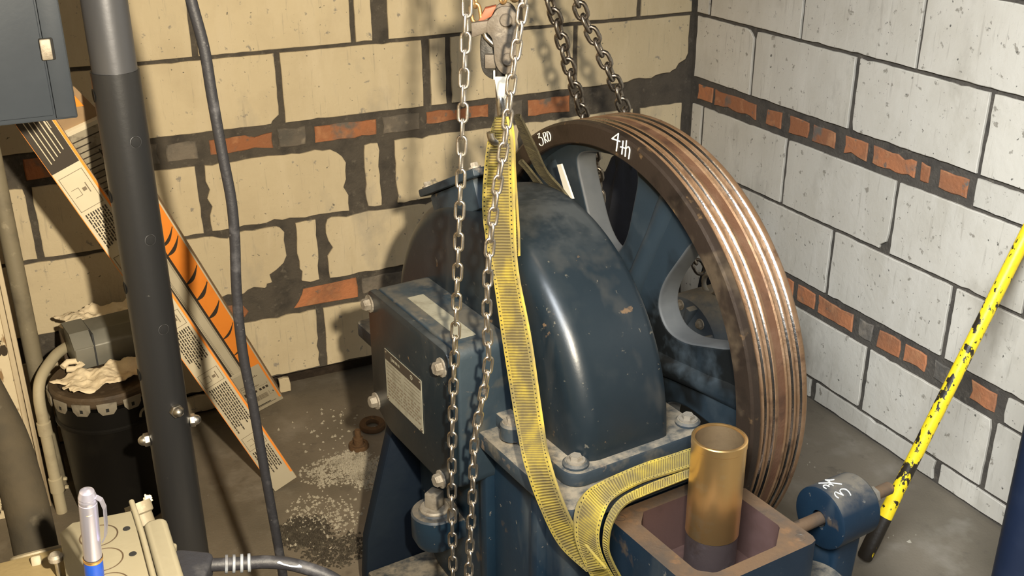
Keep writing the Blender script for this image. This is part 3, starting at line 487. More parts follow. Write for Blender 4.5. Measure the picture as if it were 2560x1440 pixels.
# open bearing casting at the front
x0,x1,y0_,y1_=-.256,.004,-.634,-.392; zt=.5
def ringbox(name,o,i,z0,z1,mt,par):
    n=len(o); V=[Vector((x,yv,z1)) for x,yv in o]+[Vector((x,yv,z1)) for x,yv in i]+[Vector((x,yv,z0)) for x,yv in o]+[Vector((x,yv,z0)) for x,yv in i]
    Fc=[];mi=[]
    for k in range(n):
        j=(k+1)%n
        Fc.append((k,j,n+j,n+k));mi.append(1)
        Fc.append((k,2*n+k,2*n+j,j));mi.append(0)
        Fc.append((n+k,n+j,3*n+j,3*n+k));mi.append(2)
        Fc.append((2*n+k,3*n+k,3*n+j,2*n+j));mi.append(0)
    return obj(name,V,Fc,mt,par,30,None,mi)
oo=rrect(x0,y0_,x1,y1_,.014,4)
ii=[(x1-.028,y1_-.05),(x1-.05,y1_-.026),(x0+.062,y1_-.026),(x0+.036,y1_-.052),(x0+.036,y0_+.048),(x0+.058,y0_+.026),(x1-.072,y0_+.026),(x1-.028,y0_+.062)]
# resample both loops to the same count
def resamp(poly,n):
    P=[Vector(q) for q in poly]; k=len(P); L=[0]
    for i in range(k): L.append(L[-1]+(P[(i+1)%k]-P[i]).length)
    out=[]
    for s in range(n):
        d=L[-1]*s/n
        for i in range(k):
            if L[i]<=d<=L[i+1]: t=(d-L[i])/(L[i+1]-L[i]); q=P[i].lerp(P[(i+1)%k],t); out.append((q.x,q.y)); break
    return out
def byangle(poly,n):
    cx,cy=(x0+x1)/2,(y0_+y1_)/2; out=[]
    k=len(poly)
    for s in range(n):
        a=2*math.pi*(s+.5)/n; dx,dy=math.cos(a),math.sin(a); best=None
        for i in range(k):
            ax,ay=poly[i][0]-cx,poly[i][1]-cy; bx_,by_=poly[(i+1)%k][0]-cx,poly[(i+1)%k][1]-cy
            ex,ey=bx_-ax,by_-ay; den=dx*ey-dy*ex
            if abs(den)<1e-12: continue
            t=(ax*ey-ay*ex)/den; u=(ax*dy-ay*dx)/den
            if t>0 and -1e-6<=u<=1+1e-6 and(best is None or t>best): best=t
        out.append((cx+dx*best,cy+dy*best))
    return out
ringbox('open_casting',byangle(oo,96),byangle(ii,96),.385,zt,[Mt['paint_blue'],Mt['rust_edge'],Mt['box_in']],mach)
prism('casting_floor',[(x,yv) for x,yv in byangle(oo,48)],.36,.392,[Mt['box_in']],mach)
boxo('casting_body',(x0+.008,y0_+.008,.13),(x1-.008,-.36,.362),Mt['paint_blue'],mach,.012)
lathe('tapped_hole',[(0,-.010),(.0075,-.010),(.0085,.0006)],Mt['zinc'],mach,16,Matrix.Translation((-.017,-.612,zt+.0002)))
lathe('tapped_hole',[(0,-.010),(.0075,-.010),(.0085,.0006)],Mt['hole'],mach,16,Matrix.Translation((-.239,-.412,zt+.0002)))
lathe('bearing_end_cap',[(0,.06),(.06,.055),(.085,.03),(.09,0)],Mt['flange'],mach,32,Matrix.Translation((.035,-.60,.325)),label='dusty rounded casting lug')
# -------- sheave
sheave=empty('sheave'); sheave.parent=mach; sheave['label']='large rusty grooved sheave wheel with six painted spokes'; sheave.location=(0,0,zc)
R=D['R'];w_=D['w']
def sh(name,prof,mt,seg=128,mi=None,smooth=30,label=None): return lathe(name,prof,mt,sheave,seg,RX,smooth,label,mi=mi)
sh('front_face',[(.4205,.012),(.4215,.002),(.4240,0),(.4605,0),(.4655,.003)],Mt['rim_face'],label='dark brown front face of the rim')
# tread: lands and five rope grooves
pr=[(.4655,.003),(R,.008),(R,.018)];mi=[0,0]
mats=[Mt['rim_face'],Mt['rim_rust'],Mt['groove_steel'],Mt['groove_dark'],Mt['rim_brown']]
gx=[.0255,.0455,.0700,.0905,.1105]
for k,g in enumerate(gx):
    h=.0088
    deep=.007
    if k==2:
        pr+=[(R-.002,g-.0085),(R-.002,g+.0085)];mi+=[1,4]
        continue
    pr+=[(R,g-h),(R-.003,g-h*.80),(R-deep-.006,g-h*.45),(R-deep-.005,g+h*.02),(R-.0040,g+h*.42),(R-.0010,g+h*.80),(R,g+h)]
    mi+=[1,3,3,3,1,2,1]
pr+=[(R,w_-.006),(R-.004,w_),(.425,w_),(.4205,w_-.01)];mi+=[1,1,0,0]
sh('grooved_tread',pr,mats,160,mi,30,'rust-brown tread with polished rope grooves')
sh('rim_inside',[(.4205,.012),(.4195,w_*.5),(.4205,w_-.01)],Mt['spoke'])
# web with six teardrop openings, cut from a filled curve
cu=bpy.data.curves.new('web','CURVE'); cu.dimensions='2D'; cu.fill_mode='BOTH'; cu.extrude=.019; cu.bevel_depth=.006; cu.bevel_resolution=2
def spl(pts):
    s=cu.splines.new('POLY'); s.points.add(len(pts)-1)
    for q,(x,yv) in zip(s.points,pts): q.co=(x,yv,0,1)
    s.use_cyclic_u=True
spl([(.4195*math.cos(2*math.pi*k/96),.4195*math.sin(2*math.pi*k/96)) for k in range(96)])
def chaikin(p,n=3):
    for _ in range(n):
        o=[]
        for i in range(len(p)):
            a,b=Vector(p[i]),Vector(p[(i+1)%len(p)]); o+=[tuple(a*.75+b*.25),tuple(a*.25+b*.75)]
        p=o
    return p
for k in range(6):
    ang=math.radians(83.5+60*k)
    half=[(.186,.0),(.195,.034),(.235,.066),(.30,.088),(.365,.110),(.392,.096),(.402,.045)]
    loc=half+[(.404,0)]+[(u,-v) for u,v in half[1:][::-1]]
    loc=chaikin(loc,2)
    spl([(u*math.cos(ang)-v*math.sin(ang),u*math.sin(ang)+v*math.cos(ang)) for u,v in loc])
tmp=bpy.data.objects.new('webtmp',cu); COL.objects.link(tmp); dg=bpy.context.evaluated_depsgraph_get(); dg.update()
me=bpy.data.meshes.new_from_object(tmp.evaluated_get(dg)); bpy.data.objects.remove(tmp)
me.materials.clear(); me.materials.append(Mt['spoke']); me.materials.append(Mt['spoke_edge'])
me.transform(Matrix.Translation((.066,0,0))@RX)
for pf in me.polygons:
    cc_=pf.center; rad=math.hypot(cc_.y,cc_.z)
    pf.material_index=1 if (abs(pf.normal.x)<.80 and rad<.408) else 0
web=bpy.data.objects.new('spoked_web',me); link(web,sheave)
for k in range(6):
    ang=math.radians(113.5+60*k); Mk=RX@Matrix.Rotation(ang,4,'Z')
    V,Fc=prism_data([(.10,-.030),(.40,-.042),(.40,.042),(.10,.030)],.0,.0,None)
    # tapered rounded rib standing proud of the web
    V=[];n=9
    for i,(u,hw,hh) in enumerate(((.09,.030,.034),(.20,.024,.026),(.30,.024,.020),(.405,.034,.012))):
        for q in range(n):
            t=math.pi*q/(n-1); V.append(Mk@Vector((u,hw*math.cos(t),.050-hh*math.sin(t))))
    Fc=[(i*n+q,i*n+q+1,(i+1)*n+q+1,(i+1)*n+q) for i in range(3) for q in range(n-1)]
    obj('spoke_rib',V,Fc,Mt['spoke'],sheave,60)
sh('hub',[(0,-.098),(.075,-.098),(.085,-.09),(.10,.02),(.115,.04),(.115,.10),(.09,.12),(0,.12)],Mt['spoke'],48)
# chalk marks on the rim face
def chalk(name,lst,r,par,off=(0,0,0),label='white chalk mark'):
    V,Fc=join_data([tube_data(smoothpath([Vector(q)-Vector(off) for q in st],5) if len(st)>2 else [Vector(q)-Vector(off) for q in st],r,6) for st in lst])
    return obj(name,V,Fc,Mt['chalk'],par,60,label)
chalk('chalk_mark',[[(-.0006,q[0],q[1]) for q in st] for st in D['chalk3']],.0011,sheave,(0,0,zc),'chalked 3RD')
chalk('chalk_mark',[[(-.0006,q[0],q[1]) for q in st] for st in D['chalk4']],.0014,sheave,(0,0,zc),'chalked 4th')

V,Fc=join_data([([Vector(q)-Vector((0,0,zc)) for q in D['stripe']]+[Vector(q)-Vector((-.004,0,zc)) for q in D['stripe']],[(0,1,2,3),(7,6,5,4),(0,4,5,1),(1,5,6,2),(2,6,7,3),(3,7,4,0)])])  # added strip; the bright lit gap behind the dome is painted in white
obj('bright_gap_strip',V,Fc,Mt['white_paint'],sheave,False,'added white strip, bright light behind the dome painted in')
# ================================================================ bronze sleeve on its steel collar
sx,sy=-.107,-.497
def mw(x,yv,z=0):
    c_,s_=math.cos(D['psi']),math.sin(D['psi']); return Vector((D['M'][0]+c_*x-s_*yv,D['M'][1]+s_*x+c_*yv,z))
sl=empty('bronze_sleeve',mw(sx,sy,.392),0,'shiny bronze sleeve standing upright in the open casting','sleeve')
r=.0455
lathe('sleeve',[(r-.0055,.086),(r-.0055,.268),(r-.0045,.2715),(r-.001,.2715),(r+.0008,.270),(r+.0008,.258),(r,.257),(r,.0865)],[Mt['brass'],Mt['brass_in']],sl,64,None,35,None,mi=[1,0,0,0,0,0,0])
lathe('steel_collar',[(0,.0),(r-.001,.0),(r-.001,.085),(r-.004,.087),(r-.007,.087),(0,.03)],Mt['collar'],sl,64,None,35,'dull purplish steel collar at its foot')
# ================================================================ brake disc block with rod and nuts
dy,dz,dx0,dx1,dr=-.506,.410,.149,.252,.061
ab=empty('anchor_block',mw(.20,dy,0),D['psi'],'blue-grey drum-shaped casting with through rod and chalked number','casting')
AX=lambda x: Matrix.Translation((x-.20,0,dz))@RX
lathe('drum',[(.016,.002),(.0165,0),(dr-.006,0),(dr-.001,.003),(dr,.007),(dr-.001,.05),(dr-.0015,dx1-dx0-.008),(dr-.008,dx1-dx0),(.015,dx1-dx0),(.015,.002)],Mt['paint_blue'],ab,48,AX(dx0))
prism('pedestal',[(-.052,.0),(.052,.0),(.038,.10),(.03,.22),(.040,.385),(-.040,.385),(-.03,.22),(-.038,.10)],-.035,.030,Mt['paint_blue'],ab,Matrix(((0,0,1,0),(1,0,0,0),(0,1,0,0),(0,0,0,1))),bev=.01,seg=3)
lathe('rod',[(0,0),(.0125,0),(.0125,.325),(.0105,.328),(0,.328)],Mt['rust_edge'],ab,20,AX(.012),label='rusty threaded rod')
for nm,x,rr_,h,mt in(('washer',.253,.021,.006,'dull_zinc'),('nut',.259,.0185,.018,'dull_zinc'),('lock_washer',.277,.0165,.004,'zinc'),('lock_nut',.281,.0175,.016,'dull_zinc')):
    if 'washer' in nm: lathe(nm,[(.0127,0),(rr_,0),(rr_,h),(.0127,h)],Mt[mt],ab,24,AX(x))
    else: prism(nm,[(rr_*math.cos(math.radians(60*k+12)),rr_*math.sin(math.radians(60*k+12))) for k in range(6)],0,h,Mt[mt],ab,AX(x),bev=.0015)
chalk('chalk_mark',D['chalkd'],.0011,ab,(.20,dy,0),'white chalked 3 3/4')
# ================================================================ lifting sling (coordinates in the machine frame)
sg=empty('lifting_sling',(D['M'][0],D['M'][1],0),D['psi'],'yellow webbing sling looped round the domed machine and hooked above','sling')
def rb(name,key,mt='web',th=.0045): return ribbon(name,D[key][0],D[key][1],Mt[mt],sg,th)
rb('front_leg','sling_front'); rb('folded_edge','sling_front2'); rb('belly_loop','sling_belly'); rb('belly_loop','sling_belly2')
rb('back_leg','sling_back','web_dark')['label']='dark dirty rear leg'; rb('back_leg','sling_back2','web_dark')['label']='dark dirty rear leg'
# ================================================================ chains
def link_mesh(name,pitch,wire,width,mt):
    hw=(width-wire)/2; hl=(pitch+wire)/2-hw   # centre line: stadium
    pts=[]
    for sgn in(1,-1):
        for k in range(7):
            a=-math.pi/2+math.pi*k/6; pts.append(Vector((hw*math.sin(a)*sgn,0,sgn*(hl+hw*math.cos(a)))))
    V,Fc=tube_data(pts,wire/2,8,False,True); me=bpy.data.meshes.new(name); me.from_pydata([tuple(v) for v in V],[],Fc); me.materials.append(mt)
    bm=bmesh.new(); bm.from_mesh(me); bmesh.ops.recalc_face_normals(bm,faces=bm.faces); bm.to_mesh(me); bm.free()
    for f_ in me.polygons: f_.use_smooth=True
    return me
def chain(name,label,pts,pitch,wire,width,mt,group,twist=0.0,first=0,face=None,name_l='chain_link',up=True,down=False):
    P=smoothpath(pts,8); L=[0]
    if up:
        d=(P[0]-P[6]).normalized(); k=(2.72-P[0].z)/d.z; P=[P[0]+d*k*t for t in(1,.75,.5,.25)]+P
    if down and P[-1].z>.35:
        d=(P[-1]-P[-6]).normalized(); k=(.32-P[-1].z)/d.z; P=P+[P[-1]+d*k*t for t in(.25,.5,.75,1)]
    for i in range(1,len(P)): L.append(L[-1]+(P[i]-P[i-1]).length)
    root=empty(name,P[0],0,label,'chain',group); me=link_mesh(name_l,pitch,wire,width,mt); n=int(L[-1]/pitch); view=Vector(D['cam']['pos'])
    def at(d):
        for i in range(1,len(P)):
            if L[i]>=d: return P[i-1].lerp(P[i],(d-L[i-1])/(L[i]-L[i-1]+1e-9)),(P[i]-P[i-1]).normalized()
        return P[-1],(P[-1]-P[-2]).normalized()
    fx=Vector(face) if face else Vector((1,-.3,0))
    for i in range(n):
        pc,t=at((i+.5)*pitch); x=fx-t*fx.dot(t); x.normalize(); yv=t.cross(x)
        ang=(i+first)%2*math.pi/2+twist+random.uniform(-.12,.12); xx=x*math.cos(ang)+yv*math.sin(ang); yy=t.cross(xx)
        o=bpy.data.objects.new(name_l,me); link(o,root)
        M4=Matrix.Identity(4)
        for k in range(3): M4[k][0]=xx[k];M4[k][1]=yy[k];M4[k][2]=t[k];M4[k][3]=pc[k]-P[0][k]
        o.matrix_local=M4
    return root
chain('hand_chain','bright hand chain hanging straight, the strand left of the hook block',D['chainL'],.0262,.0050,.0182,Mt['chain'],'hand chain strands',0.15,0,(.88,-.45,0),down=True)
chain('hand_chain','bright hand chain swinging in front of the yellow sling',D['chainR'],.0258,.0050,.0182,Mt['chain'],'hand chain strands',-.15,1,(.95,-.25,0),down=True)
chain('lifting_chain','dark thicker chain behind the sheave, strand nearer the hook block',D['back1'],.0305,.0092,.0335,Mt['chain_dark'],'lifting chains behind the sheave',.5,0)
chain('lifting_chain','worn shiny thicker chain dropping behind the top of the sheave rim',D['back2'],.0305,.0092,.0335,Mt['chain_dark'],'lifting chains behind the sheave',.3,1)
# ================================================================ hook block
H=Vector(D['H']); yaw=D['cam']['yaw']
HB=Matrix.Translation(H)@Matrix.Rotation(-yaw,4,'Z')@Matrix(((1,0,0,0),(0,0,-1,0),(0,1,0,0),(0,0,0,1)))   # local x right, y up, z towards camera
hb=empty('hook_block',H,0,'worn steel hoist block with two round pins and a latched hook','hoist hook')
IT=Matrix.Translation(-H); HL=IT@HB
def chk(p): return chaikin([tuple(q) for q in p],2)
prism('side_plate',chk(D['plate']),.012,.018,Mt['steel_dark'],hb,HL,bev=.0012)
prism('side_plate',chk(D['plate']),-.026,-.020,Mt['steel_dark'],hb,HL,bev=.0012)
prism('inner_cheek',chk(D['plate_back']),-.019,-.004,Mt['steel_black'],hb,HL,bev=.0012)
prism('guide_tab',[tuple(q) for q in D['tab']],.004,.017,Mt['steel_dark'],hb,HL,bev=.002)
for q in D['pins']:
    lathe('pin',[(0,.0245),(.0085,.0245),(.0100,.0230),(.0100,-.028),(0,-.028)],Mt['steel_dark'],hb,28,HL@Matrix.Translation((q[0],q[1],0)))
boxo('inner_block',(D['block'][0][0],D['block'][1][1],-.012),(D['block'][1][0],D['block'][0][1],.006),Mt['steel_dark'],hb,.002,M4=HL)
tube('inner_bow',[HL@Vector(q) for q in((-.026,.140,.0),(-.020,.128,.006),(-.010,.118,.008),(0,.116,.004))],.0045,Mt['steel_bright'],hb,10)
prism('latch',[tuple(q) for q in D['latch']],.004,.010,Mt['white_paint'],hb,HL,bev=.001,label='white enamelled safety latch')
for xx in(-.0085,.0105): boxo('latch_ear',(xx-.0015,.062,.0),(xx+.0015,.076,.010),Mt['white_paint'],hb,.0006,M4=HL)
hk=[(.001,.075),(.001,.045),(.002,.026),(.004,.004),(.006,-.018),(.004,-.034),(-.004,-.042),(-.012,-.036),(-.014,-.026)]
tube('hook',smoothpath([HL@Vector((x,yv,-.004+.008*(yv<.03))) for x,yv in hk],5),[.0085]*1+[.009]*40 if False else .0085,Mt['steel_bright'],hb,14)
lathe('swivel_shank',[(0,-.004),(.011,-.004),(.012,0),(.012,.028),(0,.028)],Mt['steel_black'],hb,20,HL@Matrix.Translation((.004,.060,-.004))@Matrix.Rotation(-math.pi/2,4,'X'))
prism('housing_lug',[(-.034,.150),(-.012,.160),(-.004,.176),(-.022,.172)],-.018,.002,Mt['red_can'],hb,HL,bev=.001,label='rust-red lug behind the plate')
lp=[HB@Vector((q[0],q[1],-.002)) for q in D['loadlink']]
chain('load_chain','rusty load chain entering the left of the hook block',[lp[0]+Vector((0,0,.03))]+lp,.024,.0062,.021,Mt['chain_rust'],None,.2,0,(.9,-.4,0))
top=HB@Vector((.006,.1755,-.002)); chain('load_chain','rusty load chain rising above the hook block pins',[top+Vector((.002,0,.09)),top+Vector((.001,0,.03)),top],.022,.0056,.019,Mt['chain_rust'],None,.9,0,(.9,-.4,0))
top=HB@Vector((.026,.168,-.004)); chain('load_chain','rusty load chain at the right shoulder of the hook block',[top+Vector((-.006,0,.09)),top+Vector((-.002,0,.03)),top],.022,.0056,.019,Mt['chain_rust'],None,1.2,1,(.9,-.4,0))
# ================================================================ posts
def post(px,py,rad): return px,py
px,py=-1.822,-.829
gp=empty('gantry_post',(px,py,0),0,'black steel gantry post with punched holes and domed bolts','post')
# camera facing direction, used only to decide where the row of holes was drilled
lathe('lower_tube',[(0,.0),(.0425,0),(.0425,1.186),(.0385,1.186),(.0385,1.10)],Mt['black_post'],gp,48)
lathe('upper_tube',[(.0395,1.10),(.0395,2.7),(0,2.7)],Mt['grey_tube'],gp,48,label='greyer inner tube')
def holes(ang,zs,name='pin_hole',rad=.0105):
    for zz in zs:
        M4=Matrix.Translation((.0422*math.cos(ang),.0422*math.sin(ang),zz))@Matrix(((0,0,1,0),(1,0,0,0),(0,1,0,0),(0,0,0,1))) if False else frame((.0412*math.cos(ang),.0412*math.sin(ang),zz),(math.cos(ang),math.sin(ang),0))
        lathe(name,[(0,.0014),(rad-.0016,.0016),(rad-.0004,.0013),(rad+.0006,.0010)],[Mt['black_post'],Mt['hole'],Mt['grey_tube']],gp,24,M4,mi=[0,1,2])  # recess shade painted as a dark ring with lighter lip, nothing is cut
cx,cy=D['cam']['pos'][0]-px,D['cam']['pos'][1]-py
va=math.atan2(cy,cx)
fa=va+.42
HZ=[1.062,.872,.685]
holes(fa,HZ)
for zz in (1.145,.955,.77,.58): 
    M4=frame((.0415*math.cos(va-1.42),.0415*math.sin(va-1.42),zz),(math.cos(va-1.42),math.sin(va-1.42),0))
    lathe('side_hole',[(0,.0012),(.0095,.0014),(.0115,.0018),(.0125,.0008)],Mt['hole'],gp,20,M4)
def dome(name,ang,zz):
    M4=frame((.0420*math.cos(ang),.0420*math.sin(ang),zz),(math.cos(ang),math.sin(ang),0))
    t=lathe(name,[(0,.023),(.005,.022),(.009,.018),(.0112,.012),(.0112,.010),(.0125,.010)],Mt['zinc'],gp,20,M4)
    prism('nut',[(.0145*math.cos(math.radians(60*k)),.0145*math.sin(math.radians(60*k))) for k in range(6)],0,.011,Mt['zinc'],t,M4,bev=.0015)
dome('domed_bolt',va+.40,.505); dome('domed_bolt',va+1.50,.455); dome('domed_bolt',va-1.45,.430)
npx,npy=D_n=(-.441,-1.794)
np_=empty('gantry_post',(npx+.012,npy+.006,0),0,'dark navy gantry post at the right edge of the picture','post')
lathe('lower_tube',[(0,0),(.0445,0),(.0445,2.2),(0,2.2)],Mt['navy'],np_,40)
# ================================================================ cable
tag(tube('power_cable',[Vector(D['cable'][0])+Vector((-.03,0,2.72-D['cable'][0][2]))]+smoothpath(D['cable'],6),.0082,Mt['rubber'],None,12),'thick black power cable hanging down to the floor','cable')
# ================================================================ tube cartons
def carton(name,B0,Aax,W,wd,ln,th,label,cat='carton'):
    B0,Aax,W=Vector(B0),Vector(Aax).normalized(),Vector(W); W=(W-Aax*W.dot(Aax)).normalized(); Nn=Aax.cross(W)
    if Nn.dot(Vector(D['cam']['pos'])-B0)<0: Nn=-Nn      # Nn looks out of the printed face
    M4=Matrix.Identity(4)
    for k in range(3): M4[k][0]=W[k];M4[k][1]=Aax[k];M4[k][2]=Nn[k];M4[k][3]=B0[k]
    root=empty(name,B0,0,label,cat); return root,Matrix.Translation(-B0)@M4
def flat(name,M4,rects,z,mt,par,stuff=False,label=None):
    lst=[]
    for q in rects:
        if len(q)==4 and not hasattr(q[0],'__len__'): a,b_,c_,d_=q; poly=[(a,b_),(c_,b_),(c_,d_),(a,d_)]
        else: poly=q
        V,Fc=prism_data(poly,z-.0003,z,M4); lst.append((V,Fc))
    V,Fc=join_data(lst); o=obj(name,V,Fc,mt,par,False,label)
    if stuff: o['kind']='stuff'
    return o
def textcols(x0_,x1_,y0_,y1_,cols,rnd_,lw=.0027,gap=.0053):
    out=[]; cw=(x1_-x0_)/cols
    for cI in range(cols):
        xa=x0_+cI*cw+.001; xb=xa+cw-.004; x=xa
        while x<xb:
            y=y1_; end=y0_+rnd_.random()*(y1_-y0_)*.25
            while y>end:
                l=rnd_.uniform(.004,.014); out.append((x,y-l,x+lw,y)); y-=l+.0022
            x+=gap
    return out
rk=random.Random(11)
w1,l1=.0655,1.215
cb,CM=carton('tube_carton',(-1.558,-.494,.002),(-.375,-.171,.911),(.921,.04,.387),w1,l1,.055,'long white printed tube carton with orange edge, leaning in front')
boxo('carton_body',(0,0,-.052),(w1,l1,0),Mt['carton'],cb,.0015,M4=CM)
boxo('side_panel',(w1-.0005,.002,-.0505),(w1+.0008,l1-.002,-.002),Mt['carton_brown'],cb,0,M4=CM)
flat('orange_edge',CM,[(w1-.0052,.03,w1-.0005,l1-.01)],.0006,Mt['orange'],cb)
flat('orange_edge',CM,[(.0003,.06,.0016,l1-.01)],.0006,Mt['orange'],cb)
prism('end_flap',[(.004,-.004),(.06,.004),(.058,.012),(.006,.012)],-.05,-.046,Mt['carton'],cb,CM)
flat('dark_panel',CM,[(.001,1.055,w1-.006,l1-.006)],.0007,Mt['ink'],cb)
flat('panel_lines',CM,[(.012+.0085*k,1.075+.004*k,.0138+.0085*k,1.19) for k in range(5)]+[(.045,1.13,.0465,1.19),(.050,1.14,.0512,1.19)],.0010,Mt['carton'],cb)
segs=[(.955,1.04,'pic'),(.835,.95,'txt'),(.775,.83,'pic'),(.645,.77,'txt'),(.595,.64,'pic'),(.46,.59,'txt'),(.405,.45,'pic'),(.225,.40,'txt'),(.165,.215,'pic'),(.055,.16,'txt')]
tx=[];fr=[]
for a,b_,k in segs:
    if k=='txt': tx+=textcols(.008,w1-.010,a+.008,b_-.004,3,rk)
    else:
        x0_,x1_=.006,w1-.010; e=.0011
        fr=[(x0_,a,x1_,a+e),(x0_,b_-e,x1_,b_),(x0_,a,x0_+e,b_),(x1_-e,a,x1_,b_)]
        m_=(a+b_)/2; fr+=[(x0_+.008,m_-.010,x0_+.022,m_-.009),(x0_+.008,m_+.008,x0_+.022,m_+.009),(x0_+.022,m_-.010,x0_+.023,m_+.009),(x0_+.028,m_-.004,x0_+.036,m_+.004),(x0_+.038,m_-.012,x0_+.040,m_+.012)]
        flat('printed_drawing',CM,fr,.0009,Mt['ink_grey'],cb)
flat('printed_text',CM,tx,.0009,Mt['ink'],cb,True)
w2,l2=.118,1.21
c2,C2=carton('tube_carton',(-1.540,-.092,.004),(-.334,-.434,.837),(.937,-.056,.345),w2,l2,.055,'long orange tube carton with tube picture, leaning behind the white carton')
boxo('carton_body',(0,0,-.055),(w2,l2,0),Mt['carton'],c2,.0015,M4=C2)
boxo('side_panel',(w2-.0005,.002,-.0535),(w2+.0008,l2-.002,-.002),Mt['carton_brown'],c2,0,M4=C2)
flat('orange_panel',C2,[(.0,.215,w2-.003,1.00)],.0006,Mt['orange'],c2)
flat('orange_edge',C2,[(w2-.008,.02,w2-.0025,.215)],.0006,Mt['orange'],c2)
flat('dark_outline',C2,[(.026,.205,.069,1.01),(.020,.985,.090,1.03)],.0008,Mt['ink'],c2)
flat('tube_picture',C2,[(.033,.215,.063,.985)],.0010,Mt['carton'],c2)
flat('tube_lines',C2,[(.0355,.222,.0362,.98),(.0385,.222,.0390,.98),(.0595,.222,.0601,.98),(.0615,.222,.0619,.98)],.0012,Mt['ink'],c2)
flat('tube_cap_picture',C2,[(.012,.206,.080,.219),(.066,.208,.082,.226)],.0013,Mt['carton'],c2)
flat('grey_printed_panel',C2,[(.002,1.03,w2-.004,l2-.01)],.0006,Mt['ink_panel'],c2)
flat('panel_lines',C2,[(.004,1.035+.016*k,w2-.012-.02*(k%3),1.038+.016*k) for k in range(10)]+[(.03,1.05,.033,1.12),(.07,1.08,.073,1.14)],.0009,Mt['ink'],c2)
def arc(x0_,y0_,x1_,y1_,bul,wd_):
    n=10;L=[];Rr=[]
    for k in range(n+1):
        t=k/n; x=x0_+(x1_-x0_)*t; yv=y0_+(y1_-y0_)*t-bul*math.sin(math.pi*t); hw=wd_*(.35+.65*math.sin(math.pi*min(1,t*1.1))); L.append((x,yv+hw)); Rr.append((x,yv-hw))
    return [[L[k],Rr[k],Rr[k+1],L[k+1]][::-1] for k in range(n)]
ar=[]
for yy,wd_ in((.30,.0042),(.385,.0055),(.49,.0085),(.575,.0085),(.645,.0075),(.765,.007),(.80,.006)): ar+=arc(.069,yy,w2-.006,yy+.045,.010,wd_)
flat('black_arcs',C2,ar,.0009,Mt['ink'],c2)
lab=[]
def word(x,y,n,h): 
    o=[]
    for k in range(n): o.append((x,y,x+h*.42,y+h*(1 if rk.random()<.35 else .68))); x+=h*.62
    return o
lab+=word(.050,.166,9,.0075)+word(.030,.143,14,.0045)+word(.030,.134,15,.0045)+word(.032,.121,3,.0065)+word(.056,.121,7,.006)
lab+=[(.030,.114,.104,.1148),(.102,.114,.1028,.122)]
flat('label_print',C2,lab,.0009,Mt['ink_grey'],c2)
big=word(.030,.094,4,.016)+word(.074,.094,3,.016); flat('label_numerals',C2,big,.0009,Mt['ink'],c2)
bc=[];x=.052
while x<.088:
    q=rk.choice((.0006,.001,.0016)); bc.append((x,.050,x+q,.074)); x+=q+rk.choice((.0007,.0012))
flat('barcode',C2,bc+[(.094,.056,.0947,.076),(.094,.056,.104,.0567)],.0009,Mt['ink_grey'],c2)
flat('label_print',C2,[(.03,.018,.10,.0195),(.045,.022,.085,.026),(.104,.060,.1065,.068)],.0009,Mt['ink'],c2)
# torn flaps and kraft paper at the upper end
prism('torn_flap',[(.02,l2-.01),(w2-.004,l2-.01),(w2-.022,l2+.085),(w2-.05,l2+.12),(.03,l2+.10)],-.012,-.009,Mt['carton_brown'],c2,C2)
prism('orange_flap',[(.066,l2+.05),(.092,l2+.04),(.082,l2+.115),(.062,l2+.125)],-.006,-.004,Mt['orange'],c2,C2)
def blob(name,loc,rad,mt,parent=None,amp=.25,fr_=9,seg=20,sq=(1,1,1),seed=0,label=None):
    from mathutils import noise
    bm=bmesh.new(); bmesh.ops.create_icosphere(bm,subdivisions=4,radius=1)
    for v in bm.verts:
        n=noise.fractal(v.co*fr_*.25+Vector((seed,seed*2,0)),1,2,4); v.co=v.co*(1+amp*n); v.co=Vector((v.co.x*sq[0],v.co.y*sq[1],v.co.z*sq[2]))*rad
        v.co+=Vector(loc)
    return bobj(name,bm,mt,parent,70,label)
hl=C2@Vector((w2+.012,l2-.065,-.03)); bq=blob('torn_dark_end',hl,.03,Mt['lid'],c2,.5,8,sq=(.7,.6,1.5),seed=4)
# ================================================================ grey cabinet
cbn=D['cab']; BR,SB,TL_=cbn['BR'],cbn['seamB'],cbn['BL']
gb=empty('electrical_cabinet',(BR[0]-.2,-1.1,BR[2]),0,'grey enamelled steel cabinet with small latch, upper left corner','cabinet')
zb=BR[2]; o_=Vector((BR[0]-.2,-1.1,zb))
def loc(p): return tuple(Vector(p)-o_)
boxo('cabinet_body',loc((-2.455,-1.215,zb-.003)),loc((BR[0]+.002,-.985,2.1)),Mt['cab'],gb,.003)
boxo('door',loc((-2.44,-1.2225,zb+.006)),loc((SB[0]-.0015,-1.2155,2.09)),Mt['cab'],gb,.0015)
boxo('frame_strip',loc((SB[0]+.0015,-1.221,zb+.001)),loc((BR[0],-1.2155,2.09)),Mt['cab'],gb,.001)
la=cbn['latch']
boxo('latch_recess',loc((la[0]-.0095,-1.2245,la[2]-.0155)),loc((la[0]+.0095,-1.2215,la[2]+.0155)),Mt['hole'],gb,.002)
boxo('latch',loc((la[0]-.0085,-1.2285,la[2]-.0145)),loc((la[0]+.006,-1.2235,la[2]+.0145)),Mt['dull_zinc'],gb,.002,label='worn metal latch')
